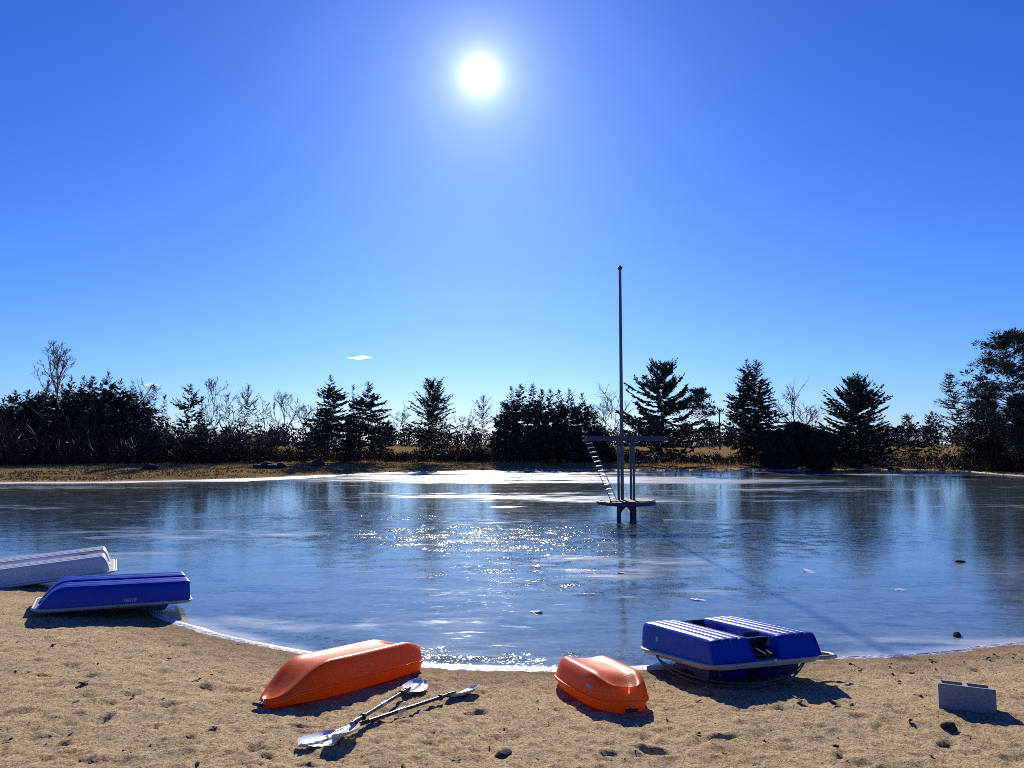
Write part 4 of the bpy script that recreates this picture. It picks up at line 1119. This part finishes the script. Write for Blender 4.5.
# ------------------------------------------------------------------ kayaks
def kayak(label, p_bow, p_stern, roll=0.0, W=0.60, h=0.27, sticker=None, extra_z=0.0):
    B = Vector(p_bow); S = Vector(p_stern)
    L = (B - S).length
    c = (B + S) / 2
    zr = math.atan2(B.y - S.y, B.x - S.x); pitch = -math.asin((B.z - S.z) / L)
    root = empty('kayak', c + Vector((0, 0, extra_z)), rot=(roll, pitch, zr))
    tag(root, label, 'kayak', 'orange kayaks turned over on the beach')
    secsU = []; secsD = []
    ts = np.concatenate([-np.cos(np.linspace(0, math.pi, 41))])
    for t in ts:
        # half width: blunt stern (-1), narrower bow (+1)
        tb = max(0.0, t); tsn = max(0.0, -t)
        w = (W / 2) * (1 - tb ** 3.0) ** 0.62 if t > 0 else (W / 2) * (1 - tsn ** 5.0) ** 0.5
        w = max(w, 0.006)
        # keel line (now the top): long sweep down at the bow, short at the stern
        hb = sstep(0.42, 1.0, np.array(t)); hs = sstep(0.55, 1.0, np.array(-t))
        hk = h * (1 - 0.80 * float(hb) ** 1.15 - 0.28 * float(hs))
        seam = h * (0.38 - 0.10 * float(hb) - 0.05 * float(hs))
        seam = min(seam, hk * 0.7)
        x = t * L / 2
        rec = 0.012 + 0.006 * math.exp(-((t - 0.3) / 0.3) ** 2) + 0.042 * float(sstep(0.40, 0.80, np.array(-t)))
        run = min(1.0, w / (W / 2) + 0.05)
        up = hk - seam
        prof = [(1.0, seam), (0.985, seam + 0.012), (0.955, seam + up * 0.30), (0.90, seam + up * 0.62), (0.825, seam + up * 0.88), (0.76, seam + up * 0.97), (0.68, hk), (0.60, hk - 0.002), (0.52, hk - rec * 0.22), (0.40, hk - rec * 0.75), (0.22, hk - rec), (0.0, hk - rec)]
        half = [(w * a_, min(z_, hk)) for a_, z_ in prof]
        secsU.append([(x, y_, z_) for y_, z_ in half] + [(x, -y_, z_) for y_, z_ in half[-2::-1]])
        lo_ = [(0.985, seam - 0.006), (1.045, seam - 0.010), (1.05, seam - 0.026), (0.99, seam - 0.036), (0.94, seam * 0.45), (0.86, 0.0), (0.60, -0.012), (0.0, 0.03)]
        half = [(w * a_, z_) for a_, z_ in lo_]
        secsD.append([(x * 1.006, y_, z_) for y_, z_ in half] + [(x * 1.006, -y_, z_) for y_, z_ in half[-2::-1]])
    hull = MB().loft(secsU, cap=True, closed=False).build('hull', M['orange'], root, 50)
    MB().loft(secsD, cap=True, closed=False).build('deck', M['orange_deck'], root, 50)
    # toggle handles at both ends, and scupper hole plugs
    for e in (-1, 1):
        hd = MB().tube([(e * (L / 2 - 0.005), -0.02, 0.04), (e * (L / 2 + 0.05), -0.015, 0.03), (e * (L / 2 + 0.05), 0.015, 0.03), (e * (L / 2 - 0.005), 0.02, 0.04)], 0.007, 6).build('handle_cord', M['cord'], root, 60)
        MB().tube([(e * (L / 2 + 0.055), -0.05, 0.028), (e * (L / 2 + 0.055), 0.05, 0.028)], 0.014, 8).build('handle_grip', M['black'], hd, 60)
    for x_ in (-0.22, 0.05):
        for s_ in (-1, 1):
            MB().tube([(x_ * L, s_ * W * 0.12, h - 0.03), (x_ * L, s_ * W * 0.12, h - 0.0195)], 0.014, 10).build('scupper', M['black'], root, 40)
    if sticker:
        lerp = lambda p, q, f: tuple(p[i] + (q[i] - p[i]) * f for i in range(3))
        lo_p = [lerp(secsU[i][2], secsU[i][3], 0.05) for i in sticker]; hi_p = [lerp(secsU[i][2], secsU[i][3], 0.55) for i in sticker]
        MB().loft([[(x, y + 0.0005, z) for x, y, z in (a_, b_)] + [(x, y + 0.0035, z) for x, y, z in (b_, a_)] for a_, b_ in zip(lo_p, hi_p)]).build('sticker', M['sticker'], root)
    side = MB().tube([(-0.06 * L, -W / 2 * 0.72, h + 0.004), (-0.04 * L, -W / 2 * 0.71, h + 0.02), (0.10 * L, -W / 2 * 0.71, h + 0.02), (0.12 * L, -W / 2 * 0.72, h + 0.004)], 0.008, 8)
    return root, L
b1 = ground_at(263, 709); s1 = ground_at(413, 668)
for p in (b1, s1): p.z = h1(p.x, p.y)
b1.z += 0.01; s1.z += 0.02
ky1, L1 = kayak('orange kayak upside down left of centre, beside the two paddles', b1, s1, roll=R(3), W=0.58, h=0.30)
s2 = ground_at(629, 714); b2 = ground_at(570, 680)
for p in (b2, s2): p.z = h1(p.x, p.y)
b2.z += 0.02; s2.z += 0.0
ky2, L2 = kayak('orange kayak upside down right of centre, one end pointing at the camera', b2, s2, roll=R(3), W=0.56, h=0.27, sticker=(10, 11, 12))

# ------------------------------------------------------------------ paddles
def paddle(label, pa, pb, za, zb, tw_a, tw_b):
    A = ground_at(*pa); B = ground_at(*pb)
    A.z = h1(A.x, A.y) + za; B.z = h1(B.x, B.y) + zb
    d = (B - A); L = d.length
    yaw = math.atan2(d.y, d.x); pit = -math.asin(d.z / L)
    root = empty('paddle', (A + B) / 2, rot=(0, pit, yaw))
    tag(root, label, 'paddle', 'paddles lying on the sand')
    bl = 0.44
    MB().tube([(-L / 2 + bl * 0.75, 0, 0), (L / 2 - bl * 0.75, 0, 0)], 0.0145, 12).build('shaft', M['shaft'], root, 40)
    MB().tube([(-0.05, 0, 0), (0.05, 0, 0)], 0.018, 12).build('ferrule', M['chrome'], root, 40)
    for e, tw in ((-1, tw_a), (1, tw_b)):
        secs = []
        for t in np.linspace(0, 1, 15):
            w = 0.018 + 0.078 * sm(0.0, 0.42, t) 
            if t > 0.62: w *= math.sqrt(max(0.0, 1 - ((t - 0.62) / 0.385) ** 2))
            w = max(w, 0.004)
            x = e * (L / 2 - bl + bl * t)
            cur = -0.035 * math.sin(math.pi * t * 0.95)
            sec = []
            for y_, z_ in ((-1, 0.0), (-0.6, -0.010), (-0.12, -0.012), (0, -0.004), (0.12, -0.012), (0.6, -0.010), (1, 0.0), (0.6, -0.004), (0.12, -0.002), (0, 0.008), (-0.12, -0.002), (-0.6, -0.004)):
                yy = y_ * w; zz = z_ + cur + 0.018 * y_ * y_ * sm(0, 0.4, t)
                ct, st = math.cos(tw), math.sin(tw)
                sec.append((x, yy * ct - zz * st, yy * st + zz * ct))
            secs.append(sec)
        MB().loft(secs).build('blade', M['blade'], root, 50)
        MB().tube([(e * (L / 2 - bl * 0.98), 0, 0), (e * (L / 2 - bl * 0.86), 0, -0.004)], 0.021, 12).build('collar', M['black'], root, 40)
        MB().tube([(e * (L / 2 - bl * 1.22), 0, 0), (e * (L / 2 - bl * 1.19), 0, 0)], 0.026, 12).build('drip_ring', M['black'], root, 40)
    return root
paddle('white bladed paddle lying on top, its far blade nearer the orange kayak', (330, 748), (423, 688), 0.085, 0.05, R(-14), R(12))
paddle('white bladed paddle underneath, its far blade farther right', (299, 748), (477, 690), 0.04, 0.045, R(10), R(-20))

# ------------------------------------------------------------------ concrete block
def block():
    A = ground_at(943, 711); B = ground_at(993, 714)
    d = Vector((B.x - A.x, B.y - A.y, 0)); yaw = R(-24); d = Vector((math.cos(yaw), math.sin(yaw), 0))
    L, Dp, h = 0.395, 0.19, 0.195
    n = Vector((-d.y, d.x, 0)).normalized()
    c = (A + B) / 2 + n * Dp / 2
    root = empty('concrete_block', (c.x, c.y, h1(c.x, c.y) - 0.01), rot=(R(-5.0), R(0.5), yaw))
    tag(root, 'grey two hole concrete block standing on the sand at right', 'block')
    import bmesh
    xs = [-L / 2, -L / 2 + 0.034, -0.017, 0.017, L / 2 - 0.034, L / 2]; ys = [-Dp / 2, -Dp / 2 + 0.034, Dp / 2 - 0.034, Dp / 2]
    bm = bmesh.new(); g_ = {}
    for k, z in enumerate((0, h)):
        for i, x in enumerate(xs):
            for j, y in enumerate(ys):
                g_[i, j, k] = bm.verts.new((x, y, z))
    hole = {(1, 1), (3, 1)}
    for i in range(5):
        for j in range(3):
            if (i, j) in hole:
                q = [(i, j), (i + 1, j), (i + 1, j + 1), (i, j + 1)]
                for m_ in range(4):
                    a_, b_ = q[m_], q[(m_ + 1) % 4]
                    bm.faces.new((g_[(*b_, 0)], g_[(*a_, 0)], g_[(*a_, 1)], g_[(*b_, 1)]))
            else:
                bm.faces.new((g_[i, j, 1], g_[i + 1, j, 1], g_[i + 1, j + 1, 1], g_[i, j + 1, 1]))
                bm.faces.new((g_[i, j + 1, 0], g_[i + 1, j + 1, 0], g_[i + 1, j, 0], g_[i, j, 0]))
    for i in range(5):
        bm.faces.new((g_[i, 0, 0], g_[i + 1, 0, 0], g_[i + 1, 0, 1], g_[i, 0, 1])); bm.faces.new((g_[i + 1, 3, 0], g_[i, 3, 0], g_[i, 3, 1], g_[i + 1, 3, 1]))
    for j in range(3):
        bm.faces.new((g_[0, j + 1, 0], g_[0, j, 0], g_[0, j, 1], g_[0, j + 1, 1])); bm.faces.new((g_[5, j, 0], g_[5, j + 1, 0], g_[5, j + 1, 1], g_[5, j, 1]))
    bmesh.ops.recalc_face_normals(bm, faces=bm.faces)
    es = [e for e in bm.edges if len(e.link_faces) == 2 and e.calc_face_angle(0) > 0.5]
    bmesh.ops.bevel(bm, geom=es, offset=0.004, segments=2, affect='EDGES')
    me_ = bpy.data.meshes.new('block_body'); bm.to_mesh(me_); bm.free()
    link('block_body', me_, M['concrete'], root)
block()

# ------------------------------------------------------------------ small things on the sand and the ice
def leaf_mesh(sd):
    g_ = np.random.default_rng(sd)
    n = 10; m = MB(); ring = []
    for k in range(n):
        a_ = 2 * math.pi * k / n
        r = 0.05 * (0.65 + 0.35 * abs(math.cos(a_))) * g_.uniform(0.7, 1.15)
        ring.append((r * math.cos(a_) * 1.2, r * math.sin(a_) * 0.8, 0.012 + 0.014 * g_.random() + 0.01 * math.sin(2 * a_ + g_.uniform(0, 3))))
    low = [(x, y, z - 0.003) for x, y, z in ring]
    m.add([(0, 0, 0.004)] + ring + [(0, 0, 0.001)] + low, [(0, 1 + k, 1 + (k + 1) % n) for k in range(n)] + [(n + 1, n + 2 + (k + 1) % n, n + 2 + k) for k in range(n)] + [(1 + k, n + 2 + k, n + 2 + (k + 1) % n, 1 + (k + 1) % n) for k in range(n)])
    return m.mesh('dead_leaf')
leaves = [leaf_mesh(i) for i in range(6)]
def put(name, me_, mat, px, py, s, label, cat_, group=None, sink=0.0):
    p = ground_at(px, py)
    o = link(name, me_, mat); o.location = (p.x, p.y, max(0.0, h1(p.x, p.y)) - sink); o.scale = (s, s, s); o.rotation_euler = (random.uniform(-0.2, 0.2), random.uniform(-0.2, 0.2), random.uniform(0, 6.28))
    return tag(o, label, cat_, group)
special_leaf = [(802, 705, 0.8, 'dark curled leaf below the stern of the right blue boat'), (698, 702, 0.9, 'brown curled leaf below the bow of the right blue boat'),
                (835, 706, 0.9, 'flat dark leaf lying at the tip of the right boat shadow'), (84, 685, 1.0, 'long dark leaf on the sand below the left blue boat')]
for px, py, s, lab in special_leaf:
    put('dead_leaf', leaves[int(px) % 6], M['leaf'], px, py, s, lab, 'leaf')
lg = 'small dead leaves strewn over the sand'
cnt = 0
while cnt < 34:
    px = random.uniform(5, 1019); py = random.uniform(632, 766)
    p = ground_at(px, py)
    if shore_dist(p.x, p.y)[0] < 0.1: continue
    if (250 < px < 480 and 650 < py < 752) or (545 < px < 660 and 655 < py < 740) or (630 < px < 870 and py < 700): continue
    put('dead_leaf', leaves[cnt % 6], M['leaf'], px, py, random.uniform(0.3, 0.6), 'small dead brown leaf strewn on the sand', 'leaf', lg); cnt += 1
for i in range(26):
    px = random.uniform(850, 1022); py = float(np.interp(px, [850, 900, 960, 1024], [664, 663, 658, 650])) + abs(random.gauss(0, 12))
    put('dead_leaf', leaves[i % 6], M['leaf'], px, py, random.uniform(0.25, 0.6), 'small dead leaf drifted up along the right shore', 'leaf', 'dead leaves along the right shore')
rocks = [rock_mesh('pebble', (0.03, 0.022, 0.015), 60 + i) for i in range(5)]
put('stone', rock_mesh('stone', (0.055, 0.04, 0.035), 81), M['stone'], 949, 729, 1.0, 'dark stone on the sand in front of the concrete block', 'stone', sink=-0.012)
put('stone', rock_mesh('stone', (0.06, 0.05, 0.03), 82), M['stone'], 504, 756, 1.0, 'dark stain on the sand at the bottom centre, shaped as a stone', 'stone', sink=0.0)  # stone shape put in for a dark stain on the sand
put('stone', rock_mesh('stone', (0.09, 0.05, 0.04), 83), M['stone'], 957, 636, 1.0, 'dark stone frozen onto the ice off the right shore', 'stone', sink=0.0)
put('stone', rock_mesh('stone', (0.10, 0.06, 0.04), 84), M['stone'], 961, 562, 1.0, 'pale stone far out on the ice at right', 'stone', sink=0.0)
for i in range(16):
    px = random.uniform(5, 1019); py = random.uniform(645, 766)
    p = ground_at(px, py)
    if shore_dist(p.x, p.y)[0] < 0.1 or (250 < px < 480 and 650 < py < 752) or (545 < px < 660 and 655 < py < 740): continue
    put('pebble', rocks[i % 5], M['stone'], px, py, random.uniform(0.35, 0.9), 'small dark pebble on the sand', 'pebble', 'pebbles strewn over the sand', sink=0.002)
for px, py, s, lab in [(810, 572, 1.6, 'pale ice flake lying alone on the ice right of centre'), (622, 573, 1.2, 'pale ice flake on the ice below the tower'), (700, 600, 1.3, 'pale ice flake on the ice above the right blue boat'), (535, 612, 1.2, 'pale ice flake on the ice near the bottom centre'), (900, 590, 1.0, 'pale ice flake on the ice toward the right edge')]:
    put('ice_flake', rock_mesh('ice_flake', (0.10, 0.05, 0.012), int(px)), M['ice_chip'], px, py, s, lab, 'ice flake', 'ice flakes on the pond')
# fine grit
g = np.random.default_rng(9)
n = 2500
X = g.uniform(-7, 7, n); Yg = 3.2 + 6.5 * g.random(n) ** 0.9
d = shore_dist(X, Yg); k = (d > 0.08) & (np.abs(X) < Yg * 0.75); X, Yg = X[k], Yg[k]; n = len(X)
Z = H(X, Yg); s = 0.003 + 0.006 * g.random(n) ** 3
octa = np.array([[1, 0, 0], [0, 1, 0], [-1, 0, 0], [0, -1, 0], [0, 0, 0.7], [0, 0, -0.7]])
V = (np.column_stack([X, Yg, Z + s * 0.3])[:, None, :] + octa[None] * (s[:, None, None] * g.uniform(0.6, 1.4, (n, 6, 1)))).reshape(-1, 3)
of = np.array([[0, 1, 4], [1, 2, 4], [2, 3, 4], [3, 0, 4], [1, 0, 5], [2, 1, 5], [3, 2, 5], [0, 3, 5]])
Fq = (np.arange(n)[:, None, None] * 6 + of[None]).reshape(-1, 3)
M['grit'] = simple('grit', (0.40, 0.28, 0.14), 0.9, var=0.5, scale=9)
tag(link('grit', np_mesh('grit', V, Fq), M['grit']), 'fine grit scattered over the beach sand', 'grit', kind='stuff')
